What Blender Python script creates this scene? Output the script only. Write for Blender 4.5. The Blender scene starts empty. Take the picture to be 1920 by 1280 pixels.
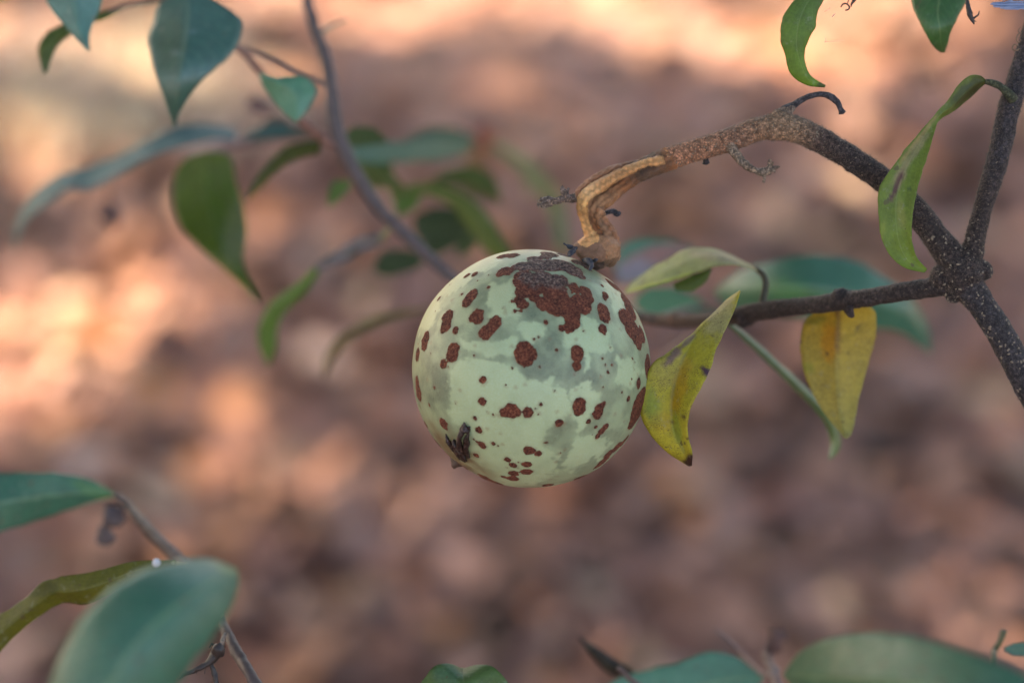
import bpy, bmesh, math, random
import numpy as np
from mathutils import Vector, noise as mnoise
random.seed(7); rng = np.random.default_rng(11)

# ------------------------------------------------------------------ camera
F, W = 1.20, 0.344                      # distance to the fruit, width of the view there (m)
FPX = 1920*F/W
PITCH = math.radians(28)
RIGHT = np.array([1., 0, 0]); FWD = np.array([0, math.cos(PITCH), -math.sin(PITCH)]); UP = np.array([0, math.sin(PITCH), math.cos(PITCH)])
FRUIT_C = np.array([0, 0, 1.2])
CAM = FRUIT_C - FWD*F - RIGHT*((996-960)/FPX*F) + UP*((691-640)/FPX*F)
sc = bpy.context.scene
cam_d = bpy.data.cameras.new('camera'); cam = bpy.data.objects.new('camera', cam_d); sc.collection.objects.link(cam)
cam.location = CAM; cam.rotation_euler = (math.radians(90)-PITCH, 0, 0)
cam_d.sensor_width = 36; cam_d.lens = 36*F/W; cam_d.clip_start = 0.05; cam_d.clip_end = 2000
cam_d.dof.use_dof = True; cam_d.dof.focus_distance = F-0.014; cam_d.dof.aperture_fstop = 5.0
sc.camera = cam

# ------------------------------------------------------------------ sky and sun
SUN = np.array([-0.60, 0.48, 0.66]); SUN /= np.linalg.norm(SUN)     # towards the sun
world = bpy.data.worlds.new('World'); sc.world = world; world.use_nodes = True
wn = world.node_tree.nodes; bg = wn['Background']
sky = wn.new('ShaderNodeTexSky'); sky.sky_type = 'NISHITA'; sky.sun_disc = False
sky.sun_elevation = math.asin(SUN[2]); sky.sun_rotation = math.atan2(SUN[0], SUN[1])
sky.dust_density = 2.0; sky.air_density = 1.0
world.node_tree.links.new(sky.outputs[0], bg.inputs[0]); bg.inputs[1].default_value = 0.075
sd = bpy.data.lights.new('sun', 'SUN'); sd.energy = 2.7; sd.angle = math.radians(0.55); sd.color = (1.0, 0.87, 0.66)
sun = bpy.data.objects.new('sun', sd); sc.collection.objects.link(sun)
sun.rotation_euler = Vector(SUN).to_track_quat('Z', 'Y').to_euler(); sun.location = (-3, 3, 6)
sc.view_settings.view_transform = 'Standard'; sc.view_settings.look = 'None'
sc.view_settings.use_white_balance = True; sc.view_settings.white_balance_temperature = 7000; sc.view_settings.white_balance_tint = 12
sc.view_settings.gamma = 1; sc.view_settings.exposure = 3.22; sc.view_settings.use_curve_mapping = False
sc.render.engine = 'CYCLES'

# ------------------------------------------------------------------ helpers
def dz(d): return d*(1+2.0*abs(d))           # depth behind the fruit's plane
def at(px, py, d=0.0):
    z = F+dz(d)
    return CAM + FWD*z + RIGHT*((px-960)/FPX*z) - UP*((py-640)/FPX*z)
def proj(P):
    v = P-CAM; z = v@FWD
    return np.stack([960+(v@RIGHT)/z*FPX, 640-(v@UP)/z*FPX, z-F], -1)
def at_ground(px, py, h=0.0):
    r = FWD + RIGHT*((px-960)/FPX) - UP*((py-640)/FPX)
    return CAM + r*((h-CAM[2])/r[2])
def catmull(P, n):
    P = np.array(P, float)
    if len(P) < 3:
        t = np.linspace(0, 1, n)[:, None]; return P[0]*(1-t)+P[-1]*t
    Q = np.vstack([2*P[0]-P[1], P, 2*P[-1]-P[-2]])
    seg = np.linalg.norm(np.diff(P[:, :3], axis=0), axis=1)+1e-9; cum = np.r_[0, np.cumsum(seg)]
    out = []
    for s in np.linspace(0, cum[-1]*(1-1e-9), n):
        i = min(np.searchsorted(cum, s, 'right')-1, len(P)-2); t = (s-cum[i])/seg[i]
        a, b, c, d = Q[i], Q[i+1], Q[i+2], Q[i+3]
        out.append(.5*((2*b)+(-a+c)*t+(2*a-5*b+4*c-d)*t*t+(-a+3*b-3*c+d)*t**3))
    return np.array(out)
def catmull_idx(P, n):
    P = np.array(P, float); Q = np.vstack([2*P[0]-P[1], P, 2*P[-1]-P[-2]]); out = []
    for s in np.linspace(0, (len(P)-1)*(1-1e-9), n):
        i = int(s); t = s-i; a, b, c, d = Q[i], Q[i+1], Q[i+2], Q[i+3]
        out.append(.5*((2*b)+(-a+c)*t+(2*a-5*b+4*c-d)*t*t+(-a+3*b-3*c+d)*t**3))
    return np.array(out)
def _h(i, j, k, s):
    n = (i*73856093) ^ (j*19349663) ^ (k*83492791) ^ (s*2654435)
    n = (n ^ (n >> 13))*1274126177 & 0x7fffffff
    return ((n ^ (n >> 16)) & 0xffff)/65535.0
def vnoise(P, scale, seed=0):
    p = np.asarray(P)*scale+1000.0; i = np.floor(p).astype(np.int64); f = p-i; f = f*f*(3-2*f)
    r = 0
    for a in (0, 1):
        for b in (0, 1):
            for c in (0, 1):
                w = (f[:, 0] if a else 1-f[:, 0])*(f[:, 1] if b else 1-f[:, 1])*(f[:, 2] if c else 1-f[:, 2])
                r = r+w*_h(i[:, 0]+a, i[:, 1]+b, i[:, 2]+c, seed)
    return r
def fbm(P, scale, seed=0, o=4):
    r = 0; a = .5
    for k in range(o): r = r+a*vnoise(P, scale*2**k, seed+k); a *= .5
    return r/(1-.5**o)
def smooth(a, b, x):
    t = np.clip((x-a)/(b-a), 0, 1); return t*t*(3-2*t)
def lin(r, g, b):
    return tuple((c/255/12.92 if c/255 <= .04045 else ((c/255+.055)/1.055)**2.4) for c in (r, g, b))
def make_obj(name, V, Fc, mat=None, parent=None, col=None, uv=None, sm=True):
    me = bpy.data.meshes.new(name); me.from_pydata([tuple(v) for v in V], [], [tuple(f) for f in Fc])
    if col is not None:
        a = me.color_attributes.new('Col', 'FLOAT_COLOR', 'POINT')
        c = np.ones((len(V), 4), np.float32); c[:, :col.shape[1]] = col; a.data.foreach_set('color', c.ravel())
    if uv is not None:
        l = me.uv_layers.new(name='UVMap'); vi = np.zeros(len(me.loops), np.int32); me.loops.foreach_get('vertex_index', vi)
        l.data.foreach_set('uv', np.asarray(uv, np.float32)[vi].ravel())
    if sm: me.polygons.foreach_set('use_smooth', np.ones(len(me.polygons), bool))
    if mat: me.materials.append(mat)
    me.update()
    o = bpy.data.objects.new(name, me); sc.collection.objects.link(o)
    if parent: o.parent = parent
    return o
def thing(name, label, cat, group=None):
    o = bpy.data.objects.new(name, None); sc.collection.objects.link(o); o.empty_display_size = .01
    o['label'] = label; o['category'] = cat
    if group: o['group'] = group
    return o                                # things stand at the world origin of their plant; see set_base
def set_base(o, p):
    """move the Empty to the thing's base while its meshes stay where they are"""
    p = Vector(p); o.location = p
    for c in o.children: c.location = Vector(c.location)-p
def tube_data(P, R, seg=16, n=None, step=None, cap=True):
    """P: world points, R: radii -> verts, faces"""
    P = np.array(P, float); R = np.array(R, float)
    Q = np.hstack([P, R[:, None]])
    if n is None:
        Lg = np.linalg.norm(np.diff(P, axis=0), axis=1).sum(); n = max(4, int(Lg/(step or .0015)))
    S = catmull(Q, n); C = S[:, :3]; r = np.clip(S[:, 3], 1e-5, None)
    T = np.gradient(C, axis=0); T /= np.linalg.norm(T, axis=1)[:, None]+1e-12
    a = np.cross(T[0], [0.3, .9, .2]); a /= np.linalg.norm(a); V = []
    th = np.linspace(0, 2*np.pi, seg, endpoint=False)
    for i in range(n):
        a = a-T[i]*(a@T[i]); a /= np.linalg.norm(a); b = np.cross(T[i], a)
        V.append(C[i]+r[i]*(np.cos(th)[:, None]*a+np.sin(th)[:, None]*b))
    V = np.vstack(V); Fc = []
    for i in range(n-1):
        for j in range(seg):
            k = (j+1) % seg; Fc.append((i*seg+j, i*seg+k, (i+1)*seg+k, (i+1)*seg+j))
    if cap:
        V = np.vstack([V, C[0]-T[0]*r[0]*.4, C[-1]+T[-1]*r[-1]*.4]); m = len(V)
        for j in range(seg):
            k = (j+1) % seg; Fc.append((k, j, m-2)); Fc.append(((n-1)*seg+j, (n-1)*seg+k, m-1))
    return V, Fc, S
def px_tube(pts, **k):
    """pts: (px, py, depth, radius in photo pixels) or ('w', x, y, z, r)"""
    P = []; R = []
    for p in pts:
        if p[0] == 'w': P.append(p[1:4]); R.append(p[4])
        else: P.append(at(p[0], p[1], p[2])); R.append(p[3]*(F+dz(p[2]))/FPX)
    return tube_data(P, R, **k)
def merge(parts):
    V = []; Fc = []; o = 0
    for v, f in parts:
        V.append(v); Fc += [tuple(i+o for i in q) for q in f]; o += len(v)
    return np.vstack(V), Fc
def blob_data(c, r, sub=3, nz=.2, sc_=None, seed=0, ns=1.6):
    bm = bmesh.new(); bmesh.ops.create_icosphere(bm, subdivisions=sub, radius=1)
    V = np.array([v.co[:] for v in bm.verts]); Fc = [tuple(v.index for v in f.verts) for f in bm.faces]; bm.free()
    d = 1+nz*(fbm(V+seed*7.3, ns, seed, 3)-.5)*2
    V = V*d[:, None]*np.array(sc_ if sc_ is not None else (1, 1, 1))*r+np.asarray(c)
    return V, Fc
def remesh(V, Fc, vox):
    me = bpy.data.meshes.new('tmp'); me.from_pydata([tuple(v) for v in V], [], Fc); o = bpy.data.objects.new('tmp', me); sc.collection.objects.link(o)
    m = o.modifiers.new('r', 'REMESH'); m.mode = 'VOXEL'; m.voxel_size = vox
    s = o.modifiers.new('s', 'SMOOTH'); s.iterations = 4; s.factor = .5
    bpy.context.view_layer.update(); dg = bpy.context.evaluated_depsgraph_get(); e = o.evaluated_get(dg); m2 = e.to_mesh()
    n = len(m2.vertices); A = np.zeros(n*3, np.float32); m2.vertices.foreach_get('co', A)
    N = np.zeros(n*3, np.float32); m2.vertices.foreach_get('normal', N)
    Fq = [tuple(p.vertices) for p in m2.polygons]; e.to_mesh_clear()
    bpy.data.objects.remove(o); bpy.data.meshes.remove(me)
    return A.reshape(-1, 3).astype(float), N.reshape(-1, 3).astype(float), Fq

# ------------------------------------------------------------------ materials
class NT:
    def __init__(s, name):
        s.m = bpy.data.materials.new(name); s.m.use_nodes = True; s.t = s.m.node_tree; s.n = s.t.nodes
        s.b = s.n['Principled BSDF']; s.out = s.n['Material Output']
    def node(s, t, **k):
        n = s.n.new(t)
        for a, b in k.items(): setattr(n, a, b)
        return n
    def link(s, a, b): s.t.links.new(a, b)
    def noise(s, scale, detail=4, rough=.55, vec=None, out=0):
        n = s.node('ShaderNodeTexNoise'); n.inputs['Scale'].default_value = scale; n.inputs['Detail'].default_value = detail
        n.inputs['Roughness'].default_value = rough
        if vec is not None: s.link(vec, n.inputs['Vector'])
        else:
            g = s.node('ShaderNodeNewGeometry'); s.link(g.outputs['Position'], n.inputs['Vector'])
        return n.outputs[out]
    def ramp(s, x, stops):
        r = s.node('ShaderNodeValToRGB'); e = r.color_ramp.elements
        while len(e) < len(stops): e.new(.5)
        for q, (p, c) in zip(e, stops): q.position = p; q.color = (*c, 1) if isinstance(c, tuple) else (c, c, c, 1)
        s.link(x, r.inputs[0]); return r.outputs[0]
    def mix(s, f, a, b, mode='MIX'):
        m = s.node('ShaderNodeMix', data_type='RGBA', blend_type=mode)
        for v, i in ((f, 0), (a, 6), (b, 7)):
            if isinstance(v, (int, float)): m.inputs[i].default_value = v if i == 0 else (v, v, v, 1)
            elif isinstance(v, tuple): m.inputs[i].default_value = (*v, 1)
            else: s.link(v, m.inputs[i])
        return m.outputs[2]
    def math(s, op, a, b=None, c=None):
        m = s.node('ShaderNodeMath', operation=op)
        for i, v in enumerate((a, b, c)):
            if v is None: continue
            if isinstance(v, (int, float)): m.inputs[i].default_value = v
            else: s.link(v, m.inputs[i])
        return m.outputs[0]
    def attr(s, name='Col'):
        a = s.node('ShaderNodeAttribute', attribute_name=name); return a
    def bump(s, h, strength=.5, dist=.001):
        b = s.node('ShaderNodeBump'); b.inputs['Strength'].default_value = strength; b.inputs['Distance'].default_value = dist
        s.link(h, b.inputs['Height']); s.link(b.outputs[0], s.b.inputs['Normal']); return b
    def set(s, **k):
        for a, v in k.items():
            i = s.b.inputs[a.replace('_', ' ')]
            if hasattr(v, 'links') or hasattr(v, 'is_output'): s.link(v, i)
            else: i.default_value = v if not isinstance(v, tuple) else (*v, 1)

def leaf_material(name, rough, spec, trans, speck=0.0, veins=.25, var=.35, tint=(.74, .74, .74)):
    t = NT(name); col = t.mix(1.0, t.attr().outputs['Color'], tint, 'MULTIPLY')
    uv = t.node('ShaderNodeUVMap', uv_map='UVMap'); sp = t.node('ShaderNodeSeparateXYZ'); t.link(uv.outputs[0], sp.inputs[0])
    u = t.math('ABSOLUTE', t.math('SUBTRACT', sp.outputs[0], .5)); v = sp.outputs[1]
    c = t.mix(t.noise(260, 4), t.mix(1.0, col, (1-var, 1-var, 1-var), 'MULTIPLY'), t.mix(1.0, col, (1+var, 1+var, 1+var*.8), 'MULTIPLY'))
    mott = t.ramp(t.noise(900, 3, .7), [(.35, .82), (.65, 1.12)]); c = t.mix(.7, c, t.mix(1.0, c, mott, 'MULTIPLY'))
    # lateral veins sweep towards the tip, the midrib runs down the middle
    w = t.math('SUBTRACT', t.math('MULTIPLY', v, 13.0), t.math('MULTIPLY', u, 7.0))
    fr = t.math('ABSOLUTE', t.math('SUBTRACT', t.math('FRACT', w), .5))
    vein = t.ramp(fr, [(0.0, 1.0), (.07, 0.0)]); mid = t.ramp(u, [(0.0, 1.0), (.012, 1.0), (.035, 0.0)])
    vv = t.math('MAXIMUM', t.math('MULTIPLY', vein, .5), mid)
    c = t.mix(t.math('MULTIPLY', vv, veins), c, t.mix(.5, t.mix(1.0, c, (1.5, 1.5, 1.4), 'MULTIPLY'), (.30, .34, .16)))
    if speck:
        sk = t.ramp(t.noise(2600, 2, .6), [(.63-.06*speck, 0.0), (.67-.04*speck, 1.0)])
        msk = t.ramp(t.noise(120, 2), [(.40, 0.0), (.6, 1.0)])
        c = t.mix(t.math('MULTIPLY', t.math('MULTIPLY', sk, msk), .75), c, (.05, .03, .02))
    dust = t.ramp(t.noise(420, 3, .6), [(.60, 0.0), (.70, .45)]); c = t.mix(dust, c, t.mix(.5, c, (.32, .33, .26)))
    spot = t.ramp(t.noise(310, 2, .5), [(.68, 0.0), (.72, .7)]); c = t.mix(spot, c, (.10, .07, .03))
    t.set(Base_Color=c, Roughness=t.ramp(t.noise(200, 4), [(.3, rough-.06), (.7, rough+.16)])); t.b.inputs['Specular IOR Level'].default_value = spec
    h = t.math('ADD', t.math('MULTIPLY', vv, -1.0), t.math('MULTIPLY', t.noise(1500, 3), .8)); t.bump(h, .35, .0004)
    tr = t.node('ShaderNodeBsdfTranslucent'); t.link(t.mix(1.0, c, (1.3, 1.35, .7), 'MULTIPLY'), tr.inputs[0])
    mx = t.node('ShaderNodeMixShader'); mx.inputs[0].default_value = trans
    t.link(t.b.outputs[0], mx.inputs[1]); t.link(tr.outputs[0], mx.inputs[2]); t.link(mx.outputs[0], t.out.inputs[0])
    return t.m
M_LEAF = leaf_material('green_leaf', .45, .42, .30, tint=(.9, .85, .74))
M_WAXY = leaf_material('waxy_leaf', .42, .65, .14, veins=.5, tint=(.50, .74, .68))
M_SICK = leaf_material('yellowing_leaf', .55, .35, .30, speck=1.0, veins=.3, var=.3, tint=(1, 1, 1))
M_SHEEN = leaf_material('sheen_leaf', .38, .9, .12, veins=.4, tint=(.65, .85, .9))

t = NT('bark'); col = t.attr().outputs['Color']
n1 = t.ramp(t.noise(750, 6, .8), [(.36, .30), (.5, .85), (.62, 2.1)])
c = t.mix(1.0, col, n1, 'MULTIPLY')
sp_ = t.ramp(t.noise(1500, 3, .7), [(.58, 0.0), (.64, 1.0)])
c = t.mix(t.math('MULTIPLY', sp_, .5), c, t.mix(1.0, col, (3.0, 2.5, 1.9), 'MULTIPLY'))
t.set(Base_Color=c, Roughness=.62); t.bump(t.noise(1200, 5, .8), 1.0, .0012); M_BARK = t.m
t.b.inputs['Specular IOR Level'].default_value = .3

t = NT('stripped_wood'); col = t.mix(1.0, t.attr().outputs['Color'], (1.12, .97, .84), 'MULTIPLY')
n1 = t.ramp(t.noise(420, 6, .65), [(.32, .72), (.5, 1.0), (.68, 1.25)])
c = t.mix(1.0, col, n1, 'MULTIPLY')
blk = t.ramp(t.noise(330, 3, .7), [(.57, 0.0), (.68, 1.0)])
c = t.mix(t.math('MULTIPLY', blk, .35), c, (.14, .075, .04))
t.set(Base_Color=c, Roughness=.5); t.bump(t.noise(1100, 5, .8), 1.0, .001); M_WOOD = t.m

t = NT('soft_bark'); col = t.attr().outputs['Color']
c = t.mix(1.0, col, t.ramp(t.noise(300, 4), [(.3, .75), (.7, 1.25)]), 'MULTIPLY')
t.set(Base_Color=c, Roughness=.6); t.bump(t.noise(900, 3), .4, .0005); M_TWIG = t.m

def flat(name, colr, rough=.7, scale=600, spec=.4, var=.3):
    t = NT(name); c = t.mix(t.noise(scale, 4, .65), tuple(x*(1-var) for x in colr), tuple(x*(1+var) for x in colr))
    t.set(Base_Color=c, Roughness=rough); t.b.inputs['Specular IOR Level'].default_value = spec
    t.bump(t.noise(scale*2, 3), .4, .0003); return t.m
M_HAIR = flat('pale_fuzz', (.20, .145, .105), .6)
M_LENT = flat('lenticel', (.26, .20, .14), .7)
M_DARK = flat('dried_black', (.022, .014, .012), .5, spec=.5)
M_GREYDRY = flat('dried_grey', (.17, .13, .12), .7)
M_BLUEGREY = flat('weathered_fibre', (.20, .24, .36), .6)
M_WHITE = flat('white_scale', (.55, .56, .62), .4)
M_SILK = flat('silk', (.35, .32, .30), .5)

# fruit: Col.r = raised scab, Col.g = grey stain, Col.b = older greyish scab, alpha unused
# red-brown corky scabs over a pale and grey-green skin
t = NT('fruit_rind'); a = t.attr('Mask'); s3 = t.node('ShaderNodeSeparateColor'); t.link(a.outputs['Color'], s3.inputs[0])
scab, stain, old = s3.outputs; big_v = t.ramp(t.noise(320, 4, .7), [(.35, .62), (.65, 1.3)])
rim = t.attr('Tone'); s4 = t.node('ShaderNodeSeparateColor'); t.link(rim.outputs['Color'], s4.inputs[0]); brown, sun_glow, halo = s4.outputs
pale = t.mix(t.noise(90, 4, .6), (.31, .385, .20), (.42, .48, .275))
pale = t.mix(t.ramp(t.noise(2400, 2), [(.45, 0.0), (.75, .5)]), pale, (.42, .53, .38))
pale = t.mix(sun_glow, pale, (.56, .56, .30))  # painted warm glow of the sunward side
grey = t.mix(t.noise(160, 5, .6), (.115, .14, .082), (.19, .22, .132))
pts = t.ramp(t.noise(3200, 2, .5), [(.62, 0.0), (.70, 1.0)])
grey = t.mix(t.math('MULTIPLY', pts, .85), grey, (.06, .07, .045))
c = t.mix(stain, pale, grey)
c = t.mix(t.math('MULTIPLY', brown, .9), c, t.mix(t.noise(500, 4, .7), (.07, .04, .02), (.21, .14, .06)))
c = t.mix(t.math('MULTIPLY', halo, .55), c, (.20, .10, .055))
g1 = t.noise(1500, 4, .75)
red = t.ramp(g1, [(.36, (.070, .016, .009)), (.50, (.20, .048, .022)), (.64, (.38, .13, .065))])
oldc = t.ramp(t.noise(1100, 5, .75), [(.38, (.045, .028, .028)), (.5, (.19, .10, .075)), (.60, (.42, .27, .20))])
sc_c = t.mix(1.0, t.mix(old, red, oldc), big_v, 'MULTIPLY')
edge = t.ramp(scab, [(.40, 0.0), (.55, 1.0)])
c = t.mix(edge, c, sc_c)
t.set(Base_Color=c, Roughness=t.mix(edge, .40, .85)); t.b.inputs['Specular IOR Level'].default_value = .4
t.b.inputs['Subsurface Weight'].default_value = .06; t.b.inputs['Subsurface Radius'].default_value = (.002, .002, .001); t.b.inputs['Subsurface Scale'].default_value = 1
hh = t.math('ADD', t.math('MULTIPLY', t.math('MULTIPLY', edge, g1), 3.0), t.math('MULTIPLY', t.noise(1800, 2), .25))
t.bump(hh, 1.0, .0008); M_FRUIT = t.m

# ------------------------------------------------------------------ ground
t = NT('red_soil')
c = t.ramp(t.noise(5, 6, .6), [(.28, (.14, .069, .050)), (.5, (.25, .134, .092)), (.72, (.38, .23, .145))])
c = t.mix(t.ramp(t.noise(60, 5, .7), [(.35, 0.0), (.75, .6)]), c, (.33, .20, .13))
t.set(Base_Color=c, Roughness=.95); t.bump(t.noise(40, 6, .7), .8, .02); M_SOIL = t.m
gx = np.r_[-400, -120, -40, -15, np.linspace(-6, 6, 81), 15, 40, 120, 400]; gy = np.r_[-300, -60, -15, np.linspace(-5, 12, 111), 25, 60, 200, 600]
X, Y = np.meshgrid(gx, gy); V = np.stack([X.ravel(), Y.ravel(), np.zeros(X.size)], -1)
near = (abs(V[:, 0]) < 7) & (V[:, 1] > -6) & (V[:, 1] < 13)
V[:, 2] = near*(fbm(V, 1.7, 3)-.5)*.09
nx = len(gx); Fc = [(j*nx+i, j*nx+i+1, (j+1)*nx+i+1, (j+1)*nx+i) for j in range(len(gy)-1) for i in range(nx-1)]
ground = make_obj('ground', V, Fc, M_SOIL); ground['kind'] = 'structure'

# leaf litter: curled dry leaves of many colours
t = NT('dry_litter'); col = t.attr().outputs['Color']
c = t.mix(1.0, col, t.ramp(t.noise(35, 4), [(.3, .75), (.7, 1.2)]), 'MULTIPLY'); t.set(Base_Color=c, Roughness=.75); M_LITTER = t.m
PAL = [(.30, .155, .105), (.25, .145, .115), (.22, .135, .125), (.36, .18, .095), (.34, .24, .175), (.13, .075, .065), (.38, .26, .22), (.43, .21, .085), (.09, .055, .055), (.31, .20, .17), (.40, .33, .24), (.24, .12, .09), (.50, .44, .42)]
PW = np.array([5, 5, 5, 3, 3, 4, 3, 1.6, 3, 4, 1.3, 5, .8]); PW = PW/PW.sum()
N = 13000; V = []; Fc = []; C = []
u = np.linspace(0, 1, 6)
for k in range(N):
    y = 2.9+rng.normal()*1.5; x = rng.normal()*(.55+.12*abs(y))
    L = rng.uniform(.03, .085); w = L*rng.uniform(.26, .42); an = rng.uniform(0, 6.283); cu = rng.uniform(-.05, .28)*L; ti = rng.normal(0, .45)
    ca, sa = math.cos(an), math.sin(an); z0 = rng.uniform(.003, .014)+ (float(vnoise(np.array([[x, y, 0.]]), 1.7, 3)[0])-.5)*.06
    cc = (np.array(PAL[rng.choice(len(PAL), p=PW)])*.85+np.array((.29, .165, .13))*.15)*np.array((1.12, .90, .74))*rng.choice([.70, .92, 1.12, 1.45], p=[.25, .35, .28, .12])*(.85+.60*float(fbm(np.array([[x, y, 0.]]), 2.6, 21, 3)[0]))
    o = len(V)
    for uu in u:
        ww = w*(math.sin(math.pi*uu**.8)**.8+.02)
        for s in (-1, 0, 1):
            lx = (uu-.5)*L; ly = s*ww; lz = z0+cu*(1-(2*uu-1)**2)+abs(s)*ww*.2+ti*ly
            V.append((x+lx*ca-ly*sa, y+lx*sa+ly*ca, lz if lz > .002 else .002+.3*abs(lz))); C.append(cc)
    for i in range(5):
        for j in range(2): a0 = o+i*3+j; Fc.append((a0, a0+1, a0+4, a0+3))
litter = make_obj('leaf_litter', V, Fc, M_LITTER, col=np.array(C)); litter['kind'] = 'stuff'
litter['label'] = 'brown, mauve and orange dry leaves strewn over the reddish ground behind the fruit'; litter['category'] = 'leaf litter'

# dry grass tuft region far left (yellowish)
V = []; Fc = []
for k in range(700):
    g = at_ground(rng.normal(200, 170), rng.normal(230, 60)); h = rng.uniform(.03, .08); an = rng.uniform(0, 6.28); b = rng.uniform(.02, .10)
    o = len(V); dx, dy = math.cos(an), math.sin(an)
    for q, ww in ((0, .0022), (.5, .0018), (1, .0002)):
        cx = g[0]+dx*b*q*q; cy = g[1]+dy*b*q*q; cz = h*q
        V += [(cx-dy*ww, cy+dx*ww, cz), (cx+dy*ww, cy-dx*ww, cz)]
    Fc += [(o, o+1, o+3, o+2), (o+2, o+3, o+5, o+4)]
grass = make_obj('dry_grass', V, Fc, flat('straw', (.80, .66, .46), .8)); grass['kind'] = 'stuff'
grass['label'] = 'thin patch of straw-coloured dry grass on the far sunlit ground at left'; grass['category'] = 'grass'

# ------------------------------------------------------------------ shade tree (stands outside the frame; casts the dappled shade)
# sunlit patches of the ground: centre px, py, radii, weight
OPEN = [(140, 110, 330, 210, 1), (480, 20, 320, 130, 1), (960, -30, 600, 50, 1), (200, 230, 280, 110, .9), (1500, 45, 420, 95, 1), (1640, 120, 220, 70, .9),
        (1600, 290, 120, 90, .6), (1480, 190, 160, 60, .5), (290, 570, 180, 60, .95), (170, 640, 210, 70, 1), (60, 770, 140, 80, .95), (330, 600, 150, 60, .9), (440, 520, 110, 50, .9), (620, 90, 160, 110, .4), (200, 330, 260, 60, .55),
        (640, 380, 90, 60, .2), (330, 420, 120, 50, .25), (1850, 1165, 120, 50, .85), (1640, 1130, 70, 30, .25), (700, 1010, 60, 40, .2), (900, 1100, 130, 60, .12),
        (1330, 770, 130, 70, .25), (620, 650, 60, 50, .12), (1480, 780, 90, 60, .12), (20, 1060, 60, 70, .35), (470, 1150, 70, 50, .2), (1130, 1210, 90, 30, .15), (560, 900, 90, 50, .15), (1880, 900, 80, 60, .2)]
def openness(G):
    q = proj(G); o = np.zeros(len(G))
    for (x, y, rx, ry, w) in OPEN:
        d = np.sqrt(((q[:, 0]-x)/(rx+25))**2+((q[:, 1]-y)/(ry+45))**2); o = np.maximum(o, w*(1-smooth(.8, 1.15, d)))
    far = 1-smooth(-60, 10, q[:, 1]); o = np.maximum(o, .85*far)
    side = (q[:, 0] < -60) | (q[:, 0] > 1980) | (q[:, 1] > 1330)
    o = np.where(side & (far < .5), np.maximum(o, .4*smooth(.52, .62, fbm(G, 2.2, 9))), o)
    return o
n = 80000
G = np.stack([rng.uniform(-3.6, 3.6, n), rng.uniform(-2.2, 6.2, n), np.zeros(n)], -1)
H = rng.uniform(2.9, 4.3, n); P = G+SUN*(H/SUN[2])[:, None]
ne = 9000                                            # extra crown leaves added to keep the sun off the fruiting branch
Pe = FRUIT_C+np.stack([rng.uniform(-.62, .62, ne), rng.uniform(-.62, .62, ne), np.zeros(ne)], -1)+SUN*(rng.uniform(1.9, 3.1, ne)/SUN[2])[:, None]
P = np.vstack([P, Pe]); G = np.vstack([G, Pe-SUN*(Pe[:, 2]/SUN[2])[:, None]]); n = len(P)
keep = rng.random(n) > openness(G)
# columns of light that graze the fruit's upper left shoulder
def col_dist(P, c): v = P-c; return np.linalg.norm(v-np.outer(v@SUN, SUN), axis=1)
GLINT = [(at(770, 450, .03), .045, .8)]
keep |= col_dist(P, FRUIT_C) < .6
for c0, r0, w0 in GLINT: keep &= ~((col_dist(P, c0) < r0) & (rng.random(n) < w0))
P = P[keep]; n = len(P)
A = rng.normal(size=(n, 3)); A[:, 2] *= .35; A /= np.linalg.norm(A, axis=1)[:, None]
Bv = np.cross(A, rng.normal(size=(n, 3))*[.4, .4, 1]); Bv /= np.linalg.norm(Bv, axis=1)[:, None]
Lh = rng.uniform(.045, .065, n)[:, None]; Wh = Lh*.5
V = np.empty((n*6, 3)); V[0::6] = P-A*Lh; V[1::6] = P-A*Lh*.3+Bv*Wh; V[2::6] = P+A*Lh*.35+Bv*Wh*.8; V[3::6] = P+A*Lh; V[4::6] = P+A*Lh*.35-Bv*Wh*.8; V[5::6] = P-A*Lh*.3-Bv*Wh
Fc = [(6*i, 6*i+1, 6*i+2, 6*i+3, 6*i+4, 6*i+5) for i in range(n)]
tree = thing('shade_tree', 'large leafy tree standing outside the view whose crown dapples the ground with shade', 'tree')
crown = make_obj('crown', V, Fc, flat('crown_leaf', (.055, .10, .028), .5, 3), tree); crown['kind'] = 'stuff'
CC = np.array([0, 2, 0])+SUN*(3.6/SUN[2])
tb = CC+np.array([-1.2, .9, 0]); tb[2] = 0
parts = [tube_data([tb-[0, 0, .1], tb+[.05, 0, 1], tb+[.0, -.1, 2], tb+[.2, -.2, 3]], [.2, .15, .13, .09], seg=14, step=.1)[:2]]
for k in range(14):
    a = k*2.4; e = CC+np.array([math.cos(a)*rng.uniform(1.2, 3.2), math.sin(a)*rng.uniform(1.2, 3.4), rng.uniform(.2, .8)])
    m = (tb+[0.1, -.1, 2.4]+e)/2+[0, 0, .3]
    if openness((e-SUN*(e[2]/SUN[2]))[None])[0] > .3: continue
    parts.append(tube_data([tb+[0, -.1, 2.0+.06*k], m, e], [.07, .045, .012], seg=8, step=.15)[:2])
V, Fc = merge(parts); make_obj('trunk', V, Fc, flat('tree_bark', (.14, .10, .08), .9, 30), tree); set_base(tree, tb)

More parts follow.
